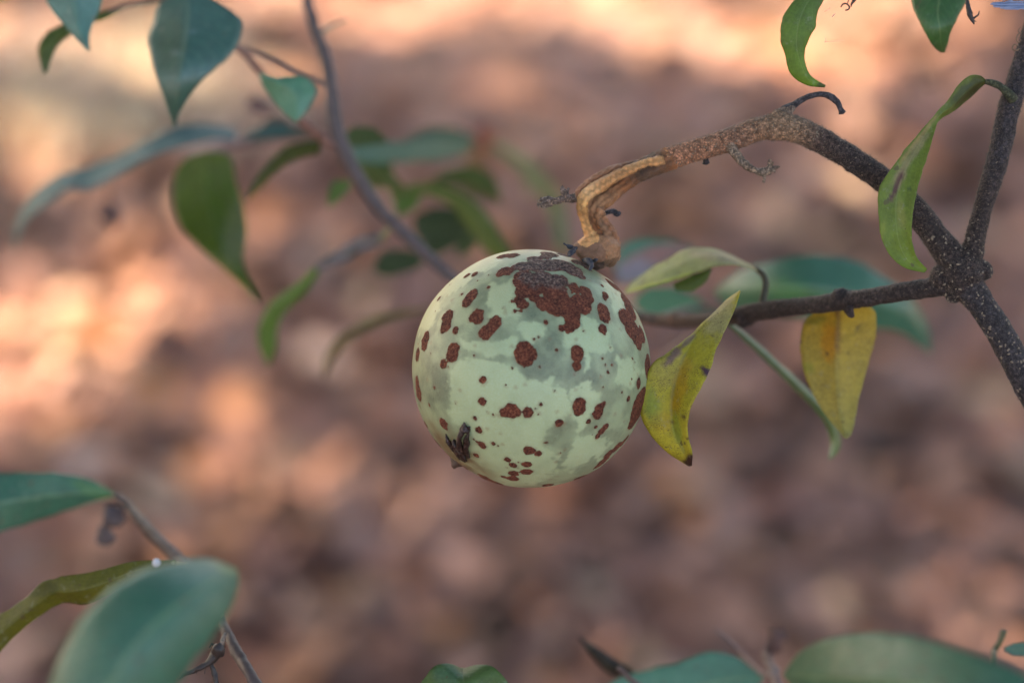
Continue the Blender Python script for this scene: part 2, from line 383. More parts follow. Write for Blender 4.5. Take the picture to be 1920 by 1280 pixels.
# more trees of the same wood stand round about, behind and beside the viewer
nb = 9000; r_ = np.sqrt(rng.random(nb)); a_ = rng.uniform(0, 6.283, nb)
P = np.stack([r_*np.cos(a_)*4.2, r_*np.sin(a_)*4.2, rng.uniform(-.9, .9, nb)*np.sqrt(1-r_**2*.9)], -1)
P = P[fbm(P, .9, 77, 3) > .42]; nb = len(P)
A = rng.normal(size=(nb, 3)); A[:, 2] *= .35; A /= np.linalg.norm(A, axis=1)[:, None]
Bv = np.cross(A, rng.normal(size=(nb, 3))*[.4, .4, 1]); Bv /= np.linalg.norm(Bv, axis=1)[:, None]
Lh = rng.uniform(.10, .15, nb)[:, None]; Wh = Lh*.55
V = np.empty((nb*4, 3)); V[0::4] = P-A*Lh; V[1::4] = P+Bv*Wh; V[2::4] = P+A*Lh; V[3::4] = P-Bv*Wh
Fc = [(4*i, 4*i+1, 4*i+2, 4*i+3) for i in range(nb)]; M_CROWN = crown.data.materials[0]; crown_me = None
for k, (gx_, gy_, lb) in enumerate([(0, -6.5, 'leafy tree behind the viewer'), (7.2, -1.5, 'leafy tree far to the right of the viewer'), (-7.4, -2.0, 'leafy tree far to the left of the viewer')]):
    c = np.array([gx_, gy_, 0])+SUN*(4.2/SUN[2]); b0 = c*[1, 1, 0]+[.3, -.3, 0]
    tr = thing('shade_tree', lb, 'tree', None); tr.location = b0
    if crown_me is None:
        co = make_obj('crown', V, Fc, M_CROWN, tr); crown_me = co.data
        tv, tf, _ = tube_data([[0, 0, -.1], [.05, .05, 1.4], [-.1, .1, 2.8], [-.2, .25, 4.2]], [.2, .15, .12, .06], seg=14, step=.15); to = make_obj('trunk', tv, tf, flat('bark_grey', (.14, .10, .08), .9, 30), tr); trunk_me = to.data
    else:
        co = bpy.data.objects.new('crown', crown_me); sc.collection.objects.link(co); co.parent = tr
        to = bpy.data.objects.new('trunk', trunk_me); sc.collection.objects.link(to); to.parent = tr
    co['kind'] = 'stuff'; co.location = Vector(c-b0); co.rotation_euler = (0, 0, k*1.3)

# ------------------------------------------------------------------ the fruit
R0 = 573/2.56*F/FPX*0.9975
def zfruit(zx, zy, lift=0.0):
    px, py = 750+zx/2.56, 430+zy/2.56
    r = FWD+RIGHT*((px-960)/FPX)-UP*((py-640)/FPX); r /= np.linalg.norm(r)
    oc = CAM-FRUIT_C; b = r@oc; dd = b*b-(oc@oc-R0*R0)
    p = CAM+r*(-b-math.sqrt(max(dd, 0))); nrm = (p-FRUIT_C)/np.linalg.norm(p-FRUIT_C)
    return FRUIT_C+nrm*(R0+lift), nrm
bm = bmesh.new(); bmesh.ops.create_icosphere(bm, subdivisions=7, radius=1)
D = np.array([v.co[:] for v in bm.verts]); FF = [tuple(v.index for v in f.verts) for f in bm.faces]; bm.free()
D /= np.linalg.norm(D, axis=1)[:, None]
RED = [(600, 230, 55), (665, 275, 60), (725, 270, 60), (790, 285, 48), (845, 290, 26), (560, 180, 30), (510, 200, 38), (482, 215, 22), (580, 250, 40), (590, 300, 40), (570, 340, 26), (590, 362, 26), (650, 310, 45), (700, 350, 48), (750, 385, 40), (720, 330, 50), (780, 330, 50), (820, 400, 48), (870, 360, 55), (890, 300, 36), (900, 330, 33), (830, 440, 38), (812, 470, 24), (775, 475, 17), (805, 490, 12), (700, 445, 12), (835, 268, 19), (553, 393, 9), (580, 392, 9),
       (1020, 265, 44), (1050, 285, 33), (1075, 315, 44), (1092, 355, 54), (1105, 390, 52), (1085, 430, 57), (1110, 470, 67), (1135, 505, 65), (1142, 540, 39), (1160, 505, 44), (1130, 345, 44), (1160, 430, 39),
       (985, 315, 20), (980, 330, 16), (975, 390, 38), (978, 415, 38), (970, 480, 24), (968, 272, 9),
       (500, 128, 34), (540, 125, 34), (325, 225, 18), (360, 218, 19), (190, 335, 14), (425, 278, 10), (342, 322, 32), (325, 350, 30), (315, 360, 20), (350, 305, 22), (300, 315, 10),
       (230, 425, 38), (222, 460, 36), (210, 478, 22), (268, 487, 19), (372, 410, 33), (378, 428, 28), (350, 425, 22), (408, 497, 34), (435, 475, 30), (455, 446, 33), (470, 436, 18),
       (124, 528, 40), (122, 548, 34), (258, 577, 36), (250, 602, 36), (211, 645, 22), (600, 578, 41), (600, 612, 44), (585, 600, 38), (618, 600, 38), (848, 585, 28), (850, 607, 29), (868, 592, 15), (848, 655, 24),
       (398, 722, 18), (395, 824, 20), (503, 877, 27), (530, 868, 36), (552, 878, 30), (565, 886, 18), (613, 880, 26), (676, 839, 9), (448, 890, 6), (475, 893, 5), (360, 905, 11), (379, 963, 18), (763, 930, 21), (862, 838, 33), (862, 862, 32), (845, 850, 20),
       (975, 838, 15), (955, 860, 27), (948, 885, 28), (906, 920, 14), (940, 947, 9), (987, 945, 17), (968, 968, 19), (948, 992, 17), (210, 930, 30), (90, 782, 44), (84, 730, 30), (87, 600, 34), (126, 935, 20),
       (395, 1035, 22), (447, 1028, 11), (366, 1085, 16), (367, 1017, 7), (621, 1060, 26), (664, 1075, 17), (517, 1105, 17), (545, 1133, 20), (608, 1129, 22), (545, 1170, 27), (607, 1166, 28), (543, 1197, 30), (497, 1185, 14),
       (440, 1207, 60), (410, 1192, 40), (710, 1228, 30), (865, 1188, 34), (752, 578, 8), (671, 659, 6), (968, 618, 6), (1005, 568, 6), (982, 650, 6), (1014, 650, 7), (995, 684, 9), (1145, 738, 26), (1093, 812, 14), (704, 1022, 8), (539, 664, 6), (643, 527, 8), (665, 515, 7), (537, 345, 8), (497, 377, 6), (881, 487, 6), (742, 775, 5), (666, 885, 5), (290, 770, 5), (170, 757, 9), (145, 842, 9), (358, 605, 6), (1063, 780, 6), (1115, 620, 8),
       (1150, 850, 95), (1120, 915, 50), (1085, 1000, 20), (1000, 1075, 34), (972, 1110, 40), (1040, 1042, 34), (950, 1130, 26), (1068, 1020, 24), (1190, 660, 60), (280, 1150, 40), (180, 1030, 30), (230, 1090, 30)]
OLD = [(868, 140, 34), (905, 148, 26), (720, 118, 45), (800, 122, 45), (650, 140, 38), (860, 160, 42), (900, 185, 28), (600, 175, 48), (655, 175, 52), (720, 170, 58), (780, 170, 62), (835, 200, 50), (868, 228, 24), (690, 235, 52), (760, 250, 52), (612, 225, 40), (700, 130, 30), (780, 120, 30), (650, 260, 35)]
wn_ = lambda s, a: (fbm(D, s, a, 3)-.5)*2
warp = wn_(22, 5)*.012+wn_(70, 6)*.012+wn_(170, 7)*.006
def caps(lst, w=1.0, front=True):
    f = np.full(len(D), -1.0)
    for (zx, zy, r) in lst:
        _, nrm = zfruit(zx, zy); ra = r/573.0
        cs = D@nrm; sel = cs > math.cos(min(ra*2+.08, 3))
        ang = np.arccos(np.clip(cs[sel], -1, 1))
        v = (ra-ang+warp[sel]*min(1, ra/.05)*w)
        f[sel] = np.maximum(f[sel], v)
    return f
fr = caps(RED); fo = caps(OLD)
nd = []                                              # scabs over the side the photo does not show, and pin-prick specks
for k in range(150):
    v = rng.normal(size=3); v /= np.linalg.norm(v)
    if v@FWD > .15: nd.append((v, rng.choice([.02, .04, .06, .09], p=[.4, .3, .2, .1])))
for k in range(240):
    v = rng.normal(size=3); v /= np.linalg.norm(v); nd.append((v, rng.uniform(.0045, .0085)))
for v, ra in nd:
    cs = D@v; sel = cs > math.cos(ra*2+.03); fr[sel] = np.maximum(fr[sel], ra-np.arccos(np.clip(cs[sel], -1, 1))+warp[sel]*min(1, ra/.05))
f_all = np.maximum(fr, fo); scabm = np.clip(f_all/.012+.5, 0, 1)
hole = caps([(680, 318, 9), (818, 318, 12), (812, 300, 14), (806, 282, 10), (856, 250, 14), (884, 262, 12), (545, 165, 12), (640, 205, 5), (770, 150, 6)], .6); scabm *= 1-smooth(-.004, .004, hole)
oldm = smooth(-.03, .03, fo+wn_(30, 8)*.05)
halo = smooth(-.016, 0, f_all)*(1-scabm)
# stained skin against clean pale skin
def inpoly(x, y, poly):
    r = np.zeros(len(x), bool); j = len(poly)-1
    for i in range(len(poly)):
        xi, yi = poly[i]; xj, yj = poly[j]
        c = ((yi > y) != (yj > y)) & (x < (xj-xi)*(y-yi)/(yj-yi+1e-9)+xi); r ^= c; j = i
    return r
CLEAN = [[(238, 660), (300, 640), (400, 620), (470, 640), (545, 662), (570, 690), (600, 715), (640, 730), (720, 712), (770, 760), (800, 800), (815, 850), (800, 900), (750, 940), (690, 985), (690, 1040), (760, 1090), (740, 1180), (500, 1260), (280, 1150), (330, 950), (235, 930), (230, 800)],
         [(440, 270), (560, 235), (560, 340), (575, 420), (480, 445), (430, 400), (410, 350)], [(585, 455), (650, 440), (705, 475), (690, 520), (640, 545), (590, 530), (570, 490)],
         [(775, 500), (860, 440), (930, 410), (1010, 520), (990, 600), (900, 600), (912, 660), (872, 672), (860, 560), (800, 580)],
         [(815, 760), (900, 740), (965, 775), (960, 850), (900, 930), (850, 975), (815, 900)], [(850, 990), (1010, 1010), (980, 1080), (860, 1130), (770, 1160), (800, 1060)],
         [(1040, 600), (1110, 620), (1170, 700), (1100, 760), (1040, 730)], [(940, 250), (1010, 250), (1060, 320), (1060, 400), (1030, 420), (1010, 330)], [(280, 280), (420, 200), (600, 60), (400, 0), (0, 300), (40, 480), (140, 500), (200, 360)],
         [(280, 520), (380, 540), (560, 520), (560, 600), (470, 610), (380, 600), (300, 580)]]
Pw = FRUIT_C+D*R0; q = proj(Pw); facing = ((Pw-CAM)*D).sum(1) < 0
zx = (q[:, 0]-750)*2.56; zy = (q[:, 1]-430)*2.56
wx = zx+(fbm(D, 12, 31, 6)-.5)*95; wy = zy+(fbm(D, 12, 41, 6)-.5)*95
clean = np.zeros(len(D))
for k in range(11):                                   # jittered tests give the stain a slightly soft edge
    ox, oy = rng.uniform(-6, 6, 2); m = np.zeros(len(D), bool)
    for poly in CLEAN: m |= inpoly(wx+ox, wy+oy, poly)
    clean += m/11
clean = np.where(facing, clean, smooth(.48, .52, fbm(D, 4, 51, 4)))
inten = .42+.58*smooth(.35, .65, fbm(D, 7, 61, 4))
dark = np.zeros(len(D))
for (a_, b_, r_, w_) in [(670, 660, 130, .5), (150, 750, 120, .35), (640, 390, 70, .4), (740, 550, 90, .4), (880, 690, 100, .4), (770, 970, 90, .2), (1010, 640, 90, .2)]:
    dark = np.maximum(dark, w_*(1-smooth(.4, 1.1, np.hypot(zx-a_, zy-b_)/r_))*facing)
stain = np.clip((1-clean)*(.12+inten*.62+dark)*(.75+.5*fbm(D, 30, 72, 4)), 0, 1)+clean*.16*smooth(.35, .8, fbm(D, 8, 71, 5))
cal, caln = zfruit(262, 1090); ang = np.arccos(np.clip(D@caln, -1, 1))
brown = (1-smooth(.12, .52, ang+wn_(12, 77)*.08))
ridge = np.abs(np.sin(np.arctan2((D-caln)@UP, (D-caln)@RIGHT)*5+wn_(6, 78)*2)); brown = np.clip(brown*(.5+.7*ridge), 0, 1)
sun_glow = smooth(.15, .95, (D@(-RIGHT*.62+UP*.78)))*.5  # sun glow on the upper left side, painted into the rind colour
disp = 1+.016*wn_(1.7, 81)+.0018*wn_(8, 82)+.0006*wn_(40, 84)
disp += scabm*(.0035+.003*wn_(90, 83))
disp += .030*np.exp(-(ang/.06)**2)+.010*np.exp(-((ang-.12)/.05)**2)*ridge-.006*np.exp(-(ang/.2)**2)
top, topn = zfruit(938, 158); at_ = np.arccos(np.clip(D@topn, -1, 1)); disp -= .022*np.exp(-(at_/.16)**2); brown = np.maximum(brown, 1-smooth(.10, .19, at_+wn_(14, 79)*.05))
V = D*disp[:, None]*R0
fruit = make_obj('spotted_fruit', V+FRUIT_C, FF, M_FRUIT)
for nm, arr in (('Mask', (scabm, stain, oldm)), ('Tone', (brown, sun_glow, halo))):
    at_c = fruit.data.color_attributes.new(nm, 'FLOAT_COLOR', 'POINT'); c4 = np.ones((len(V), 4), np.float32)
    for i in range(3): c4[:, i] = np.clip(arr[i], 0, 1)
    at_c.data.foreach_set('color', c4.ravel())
rind = fruit; rind.name = 'rind'
fruit = thing('fruit', 'round pale green fruit with reddish brown scabs hanging from the bent woody stalk', 'fruit')
rind.parent = fruit
# withered calyx remains at the lower left of the fruit
def surf_strip(pts, lifts, rads):
    return tube_data([zfruit(a, b, l)[0] for (a, b), l in zip(pts, lifts)], rads, seg=10, n=28)[:2]
ps = [surf_strip([(318, 925), (305, 965), (298, 1010), (305, 1060), (322, 1105)], [.0004, .0014, .0020, .0012, .0003], [.0004, .0009, .0010, .0009, .0005]),
      surf_strip([(335, 940), (330, 990), (322, 1040), (330, 1090)], [.0002, .0008, .0008, .0002], [.0004, .0009, .0010, .0005]),
      surf_strip([(262, 1005), (278, 1035), (296, 1070), (312, 1110)], [.0002, .0012, .0008, .0002], [.0005, .0012, .0010, .0005]),
      surf_strip([(222, 980), (240, 1015), (262, 1055), (290, 1100)], [.0001, .0006, .0004, .0002], [.0003, .0007, .0007, .0004]),
      blob_data(zfruit(320, 950, .0010)[0], .0012, 3, .7, seed=2), blob_data(zfruit(300, 1045, .0012)[0], .0013, 3, .8, seed=3)]
V, Fc = merge(ps); V += ((np.stack([fbm(V, 500, s, 3) for s in (1, 2, 3)], -1)-.5)*.0015)
t = NT('withered_calyx'); t.set(Base_Color=t.ramp(t.noise(700, 4, .7), [(.35, (.010, .005, .005)), (.58, (.035, .014, .010)), (.75, (.14, .10, .09))]), Roughness=.33); t.bump(t.noise(1500, 4), .8, .0006)
make_obj('calyx_remains', V, Fc, t.m, fruit)
pk, pn = zfruit(262, 1128)
ps = [tube_data([pk-pn*.002, pk+pn*.0006+[-.0002, 0, -.0003], pk+pn*.0014+[-.0003, 0, -.0008]], [.0034, .0018, .0005], seg=12, n=14)[:2]]
V, Fc = merge(ps); V += ((np.stack([vnoise(V, 700, s) for s in (4, 5, 6)], -1)-.5)*.0009)
make_obj('blossom_point', V, Fc, flat('dry_point', (.07, .04, .028), .6), fruit)
set_base(fruit, FRUIT_C)

# ------------------------------------------------------------------ plants: leaves
def blade(parent, up, lo, d, col, mid=None, fold=0.0, blots=(), mat=None, name='leaf', label=None, n=44, bulge=0.0, grad=None, wav=0.0, thick=.00028, dedge=(0, 0)):
    """up / lo: the blade's two edges in photo pixels from base to tip; d: depth (number or list along the blade)"""
    same = len(up) == len(lo) and (mid is None or len(mid) == len(up))
    def rs(E):
        E = np.array([tuple(e)+(0,)*(3-len(e)) for e in E], float); return (catmull_idx if same else catmull)(E, n)
    U, Lo = rs(up), rs(lo)
    for E_ in (U, Lo):                               # slightly uneven, nibbled margins
        k_ = np.sin(np.linspace(0, math.pi, n))*len(E_)/n; E_[:, 0] += (fbm(E_, .06, 3, 3)-.5)*5*k_; E_[:, 1] += (fbm(E_, .06, 8, 3)-.5)*5*k_
    M = rs(mid) if mid is not None else (U+Lo)/2
    dd = (catmull_idx(np.array(d, float)[:, None], n)[:, 0]) if hasattr(d, '__len__') else np.full(n, d)
    w = np.linalg.norm(U[:, :2]-Lo[:, :2], axis=1)*F/FPX
    m = 8; V = []; uv = []; pxs = []
    for i in range(n):
        v = i/(n-1)
        for j in range(-m, m+1):
            s = abs(j)/m; E = U if j < 0 else Lo
            p = M[i]*(1-s)+E[i]*s
            z = dd[i]+M[i][2]*(1-s)+E[i][2]*s + fold*w[i]*s + dedge[0 if j < 0 else 1]*s + bulge*w[i]*(s*s-s) + wav*w[i]*math.sin(v*17+(2 if j < 0 else 0))*s*s
            V.append(at(p[0], p[1], z)); uv.append((.5+.5*j/m, v)); pxs.append((p[0], p[1]))
    K = 2*m+1; Fc = [(i*K+j, i*K+j+1, (i+1)*K+j+1, (i+1)*K+j) for i in range(n-1) for j in range(K-1)]
    V = np.array(V); uv = np.array(uv); pxs = np.array(pxs); c = np.tile(np.array(col, float), (len(V), 1))
    if grad is not None: g = uv[:, 1:2]; c = c*(1-g)+np.array(grad)*g
    for (x, y, rx, ry, an, cc, st) in blots:
        a = math.radians(an); dx = pxs[:, 0]-x; dy = pxs[:, 1]-y; e1 = (dx*math.cos(a)+dy*math.sin(a))/rx; e2 = (-dx*math.sin(a)+dy*math.cos(a))/ry
        g = st*(1-smooth(.6, 1.15, np.hypot(e1, e2)+(fbm(V, 500, 5, 2)-.5)*.8)); c = c*(1-g[:, None])+np.array(cc)*g[:, None]
    o = make_obj(name, V, Fc, mat or M_LEAF, parent, col=c, uv=uv)
    if label: o['label'] = label
    s = o.modifiers.new('thickness', 'SOLIDIFY'); s.thickness = thick; s.offset = 0
    return o
def width_edges(mid, ws):
    P = np.array(mid, float); T = np.gradient(P[:, :2], axis=0); T /= np.linalg.norm(T, axis=1)[:, None]; Nn = np.stack([-T[:, 1], T[:, 0]], -1)
    w = np.array(ws)[:, None]; return P[:, :2]+Nn*w, P[:, :2]-Nn*w
def strip(parent, mid, ws, d, col, **k):
    a, b = width_edges(mid, ws); return blade(parent, a, b, d, col, mid=[p[:2] for p in mid], **k)
def rod(parent, pts, col, name='twig', mat=None, seg=14, step=.0012, label=None, rough=.0):
    V, Fc, S = px_tube(pts, seg=seg, step=step)
    if rough: V = V+(np.stack([fbm(V, 350, s, 3) for s in (1, 2, 3)], -1)-.5)*rough
    o = make_obj(name, V, Fc, mat or M_TWIG, parent, col=np.tile(np.array(col, float), (len(V), 1)))
    if label: o['label'] = label
    return o

# -------- the fruiting branch at right
branch = thing('fruit_branch', 'dark rough forked woody branch at right, arching left to carry the scabby fruit', 'branch')
DK = (.050, .036, .033); DK2 = (.052, .044, .047); BR = (.33, .20, .12); TAN = (.50, .22, .095); PALE = (.85, .47, .20)
segs = {  # (px, py, depth, radius, colour)
 'arc': [(1812, 520, .0, 34, DK), (1790, 490, 0, 30, DK), (1762, 455, 0, 26, DK), (1733, 415, 0, 25, DK), (1695, 372, 0, 24, DK), (1645, 330, 0, 23, DK), (1590, 293, -.001, 23, DK), (1535, 262, -.002, 24, (.085, .055, .045)), (1492, 242, -.003, 25, BR), (1462, 238, -.003, 26, BR), (1420, 243, -.003, 22, (0.286, 0.156, 0.091)), (1380, 258, -.003, 22, (0.299, 0.156, 0.098)), (1335, 273, -.003, 21, (0.377, 0.182, 0.104)), (1290, 286, -.003, 21, (0.416, 0.195, 0.111)), (1255, 297, -.003, 21, (0.442, 0.202, 0.111)), (1238, 306, -.003, 17, (0.442, 0.202, 0.111))],
 'up': [(1812, 520, 0, 28, DK), (1824, 470, 0, 21, DK), (1836, 415, 0, 18, DK), (1850, 365, .001, 19, DK), (1871, 298, .002, 21, DK2), (1893, 200, .004, 21, DK2), (1925, 100, .006, 21, DK2), (1950, 20, .008, 21, DK2), (1985, -90, .01, 21, DK2), (2030, -260, .02, 20, DK2), (2060, -520, .04, 18, DK2)],
 'down': [(1806, 515, 0, 36, DK), (1822, 545, 0, 30, DK2), (1841, 572, 0, 26, DK2), (1874, 622, 0, 26, DK2), (1905, 680, 0, 27, DK2), (1950, 765, .001, 28, DK2), (2010, 880, .004, 29, DK2), (2070, 1050, .01, 30, DK2), (2120, 1400, .03, 33, DK2), ('w', .245, .09, .80, .007), ('w', .27, .13, .4, .009), ('w', .28, .15, -.03, .012)],
 'left': [(1800, 530, 0, 20, DK), (1755, 538, .002, 19, DK), (1700, 546, .006, 18, DK), (1640, 556, .012, 17, DK), (1585, 563, .020, 18, DK), (1540, 570, .027, 17, DK), (1490, 575, .036, 17, DK), (1430, 582, .048, 17, DK), (1395, 590, .056, 18, DK), (1375, 594, .060, 15, DK), (1330, 599, .078, 13, DK), (1270, 601, .098, 13, (.10, .06, .045)), (1210, 596, .12, 11, DK), (1130, 580, .15, 10, DK), (1040, 560, .18, 8, DK)]}
def wood(name, keys, extra, vox, parent, mat, amp=(.0004, .00028), groove=False):
    parts = []; cen = []; cc = []
    for k in keys:
        pts = segs[k] if isinstance(k, str) else k
        V, Fc, S = px_tube([p if p[0] == 'w' else p[:4] for p in pts], seg=20, step=.002); parts.append((V, Fc))
        cl = np.array([p[4] if p[0] != 'w' else DK2 for p in pts]); P0 = np.array([p[1:4] if p[0] == 'w' else at(*p[:3]) for p in pts])
        s0 = np.r_[0, np.cumsum(np.linalg.norm(np.diff(P0, axis=0), axis=1))]; s1 = np.r_[0, np.cumsum(np.linalg.norm(np.diff(S[:, :3], axis=0), axis=1))]; s1 = s1/s1[-1]*s0[-1]
        cen.append(S[:, :3]); cc.append(np.stack([np.interp(s1, s0, cl[:, i]) for i in range(3)], -1))
    for (x, y, d, r, scl, sd_, colr) in extra:
        c0 = at(x, y, d); rr = r*(F+dz(d))/FPX; parts.append(blob_data(c0, rr, 3, .25, scl, sd_)); cen.append(c0[None]); cc.append(np.array([colr]))
    V, Fc = merge(parts); A, Nn, Q = remesh(V, Fc, vox)
    cen0 = [a for a in cen if len(a) > 1]; cen = np.vstack(cen); cc = np.vstack(cc); idx = np.empty(len(A), int)
    for i in range(0, len(A), 4000): idx[i:i+4000] = ((A[i:i+4000, None]-cen[None])**2).sum(-1).argmin(1)
    c = cc[idx]
    if groove:                                       # darker colour in the grooves between the strands
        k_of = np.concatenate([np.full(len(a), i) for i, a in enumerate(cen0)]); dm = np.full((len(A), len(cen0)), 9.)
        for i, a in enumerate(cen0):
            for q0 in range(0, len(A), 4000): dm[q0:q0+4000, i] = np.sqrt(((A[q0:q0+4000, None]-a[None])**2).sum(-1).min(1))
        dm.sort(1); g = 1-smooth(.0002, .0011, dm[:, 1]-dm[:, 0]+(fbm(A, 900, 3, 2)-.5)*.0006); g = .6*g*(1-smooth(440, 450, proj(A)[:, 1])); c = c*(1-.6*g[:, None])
    h = (fbm(A, 260, 5, 3)-.5)*2*amp[0]*min(1, .9)+(fbm(A, 1100, 6, 3)-.5)*2*amp[1]
    A2 = A+Nn*h[:, None]; c = c*(.85+.5*(fbm(A, 200, 9, 3)-.3))[:, None]
    o = make_obj(name, A2, Q, mat, parent, col=c); return o, A2, Nn
b_obj, bA, bN = wood('branch_wood', ['arc', 'up'], [(1803, 515, -.001, 40, (1.05, .9, 1), 3, DK), (1767, 520, 0, 24, None, 4, DK), (1842, 508, 0, 19, None, 5, DK), (1785, 553, 0, 15, None, 6, DK), (1820, 545, 0, 27, None, 7, DK), (1462, 230, -.003, 25, None, 8, BR), (1255, 297, -.003, 22, None, 9, TAN), (1598, 298, -.001, 24, (1, 1, 1), 10, DK)], .00042, branch, M_BARK)
d_obj, dA, dN = wood('main_stem', ['down'], [], .0006, branch, M_BARK)
l_obj, lA, lN = wood('side_twig', ['left'], [(1575, 556, .02, 17, None, 3, DK), (1590, 580, .019, 9, None, 4, DK), (1594, 590, .019, 6, None, 4, DK), (1395, 594, .055, 20, None, 5, DK), (1270, 600, .098, 17, None, 6, (.20, .10, .06))], .0005, branch, M_BARK)

# stripped, bent fruit stalk made of twisted strands and a corky knob
ST = [[(1262, 296, -.003, 20, TAN), (1225, 309, -.003, 19, (0.149, 0.091, 0.060)), (1195, 322, -.002, 18, (.15, .09, .06)), (1167, 343, -.001, 16, TAN), (1140, 364, -.001, 18, (0.351, 0.195, 0.102)), (1119, 380, -.001, 19, (0.446, 0.260, 0.144)), (1113, 400, -.001, 17, (0.446, 0.247, 0.132)), (1126, 422, -.001, 17, TAN), (1140, 442, 0, 17, TAN), (1148, 464, 0, 15, TAN)],
      [(1240, 300, -.006, 9, PALE), (1205, 308, -.006, 8, PALE), (1165, 325, -.0062, 9, PALE), (1130, 346, -.0062, 10, PALE), (1103, 363, -.006, 11, (0.837, 0.559, 0.288)), (1091, 380, -.0055, 10, (0.743, 0.442, 0.168)), (1093, 400, -.005, 9, (0.567, 0.286, 0.096)), (1100, 422, -.004, 9, (0.608, 0.338, 0.132)), (1108, 442, -.002, 10, PALE), (1115, 458, 0, 9, TAN)],
      [(1215, 304, -.002, 9, TAN), (1160, 320, -.002, 12, (0.338, 0.169, 0.096)), (1118, 341, -.003, 12, (0.432, 0.208, 0.108)), (1092, 360, -.003, 11, (0.365, 0.182, 0.108)), (1090, 374, -.002, 9, TAN)],
      [(1128, 395, -.004, 10, (0.405, 0.221, 0.120)), (1122, 410, -.004, 9, (0.216, 0.117, 0.060)), (1135, 430, -.003, 9, (0.459, 0.260, 0.144)), (1147, 452, -.002, 9, (0.405, 0.221, 0.120)), (1155, 470, -.001, 9, (0.338, 0.195, 0.108)), (1153, 486, 0, 8, BR)]]
KN = (.27, .155, .10)
for base, offs in ((0, [(-.55, 4.5), (.1, 4), (.62, 4)]), (1, [(-.4, 3.2), (.45, 3.2)]), (3, [(.3, 3.4)])):     # fibres standing proud of the strands
    B0 = ST[base]; T0 = np.gradient(np.array([(p[0], p[1]) for p in B0], float), axis=0); T0 /= np.linalg.norm(T0, axis=1)[:, None]
    for f_, r0 in offs:
        kk = rng.uniform(.6, 1.3, len(B0))
        ST.append([(p[0]-T0[i][1]*f_*p[3], p[1]+T0[i][0]*f_*p[3], p[2]-math.sqrt(1-f_*f_)*p[3]*F/FPX*.96, r0*(.8+.4*rng.random()), tuple(min(.9, x*kk[i]) for x in p[4])) for i, p in enumerate(B0)])
ST = [[(a, b, d_, r*1.12, cl) for a, b, d_, r, cl in st] for st in ST]
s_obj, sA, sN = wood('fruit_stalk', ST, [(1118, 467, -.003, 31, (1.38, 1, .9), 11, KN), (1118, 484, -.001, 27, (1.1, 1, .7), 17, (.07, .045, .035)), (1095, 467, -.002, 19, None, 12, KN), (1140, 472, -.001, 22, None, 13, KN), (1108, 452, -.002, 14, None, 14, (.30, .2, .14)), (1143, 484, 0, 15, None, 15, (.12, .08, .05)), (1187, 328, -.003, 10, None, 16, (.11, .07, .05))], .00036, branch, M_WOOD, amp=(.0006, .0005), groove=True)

GREYT = (.15, .115, .095)
hook = rod(branch, [(1455, 222, -.003, 13), (1468, 210, -.003, 10), (1480, 202, -.003, 9), (1490, 197, -.003, 6.5), (1505, 186, -.003, 5.5), (1529, 178, -.003, 5.5), (1552, 180, -.003, 5.5), (1569, 191, -.003, 5.5), (1577, 205, -.003, 5), (1580, 212, -.003, 8)], (.060, .055, .060), 'hooked_stub', M_BARK, step=.0006, rough=.0009, label='thin dark hooked stub on top of the arch')
rod(branch, [(1456, 224, -.003, 14), (1468, 211, -.003, 11), (1484, 203, -.003, 9.5), (1491, 203, -.003, 5)], (.20, .145, .11), 'stub_sleeve', M_BARK, step=.0006, rough=.001)
V1 = []
for p in ([(1370, 272, -.005, 11), (1379, 290, -.006, 9), (1396, 308, -.007, 8), (1415, 319, -.007, 7), (1432, 323, -.007, 8), (1443, 320, -.007, 8)], [(1440, 322, -.007, 6), (1443, 310, -.007, 5), (1443, 300, -.008, 2.5)], [(1440, 322, -.007, 6), (1450, 315, -.006, 5), (1461, 312, -.006, 1.5)], [(1436, 322, -.007, 5), (1434, 332, -.007, 3.5), (1432, 342, -.007, 2.5)], [(1444, 320, -.008, 5), (1455, 322, -.008, 2)], [(1440, 322, -.007, 4), (1450, 304, -.006, 1.5)]):
    V, Fc, _ = px_tube(p, seg=12, step=.0005); V = V+(np.stack([fbm(V, 900, s, 2) for s in (1, 2, 3)], -1)-.5)*.0011; V1.append((V, Fc))
V, Fc = merge(V1); o = make_obj('dead_side_twig', V, Fc, M_BARK, branch, col=np.tile((.24, .17, .12), (len(V), 1))); o['label'] = 'short curved dead twig with a broken spiky end under the arch'
rod(branch, [(1318, 285, -.001, 6), (1323, 298, -.001, 5), (1324, 307, -.001, 7)], (.04, .035, .04), 'bud_stub', M_BARK, step=.0005, rough=.0006)
rod(branch, [(1130, 402, .004, 5), (1149, 396, .005, 5), (1157, 401, .005, 6), (1163, 398, .005, 3)], (.05, .05, .06), 'bud_stub', M_BARK, step=.0005, rough=.0006)
rod(branch, [(1592, 575, .015, 8), (1596, 588, .015, 6), (1599, 594, .015, 4)], DK, 'bud_stub', M_BARK, step=.0005, rough=.0006)
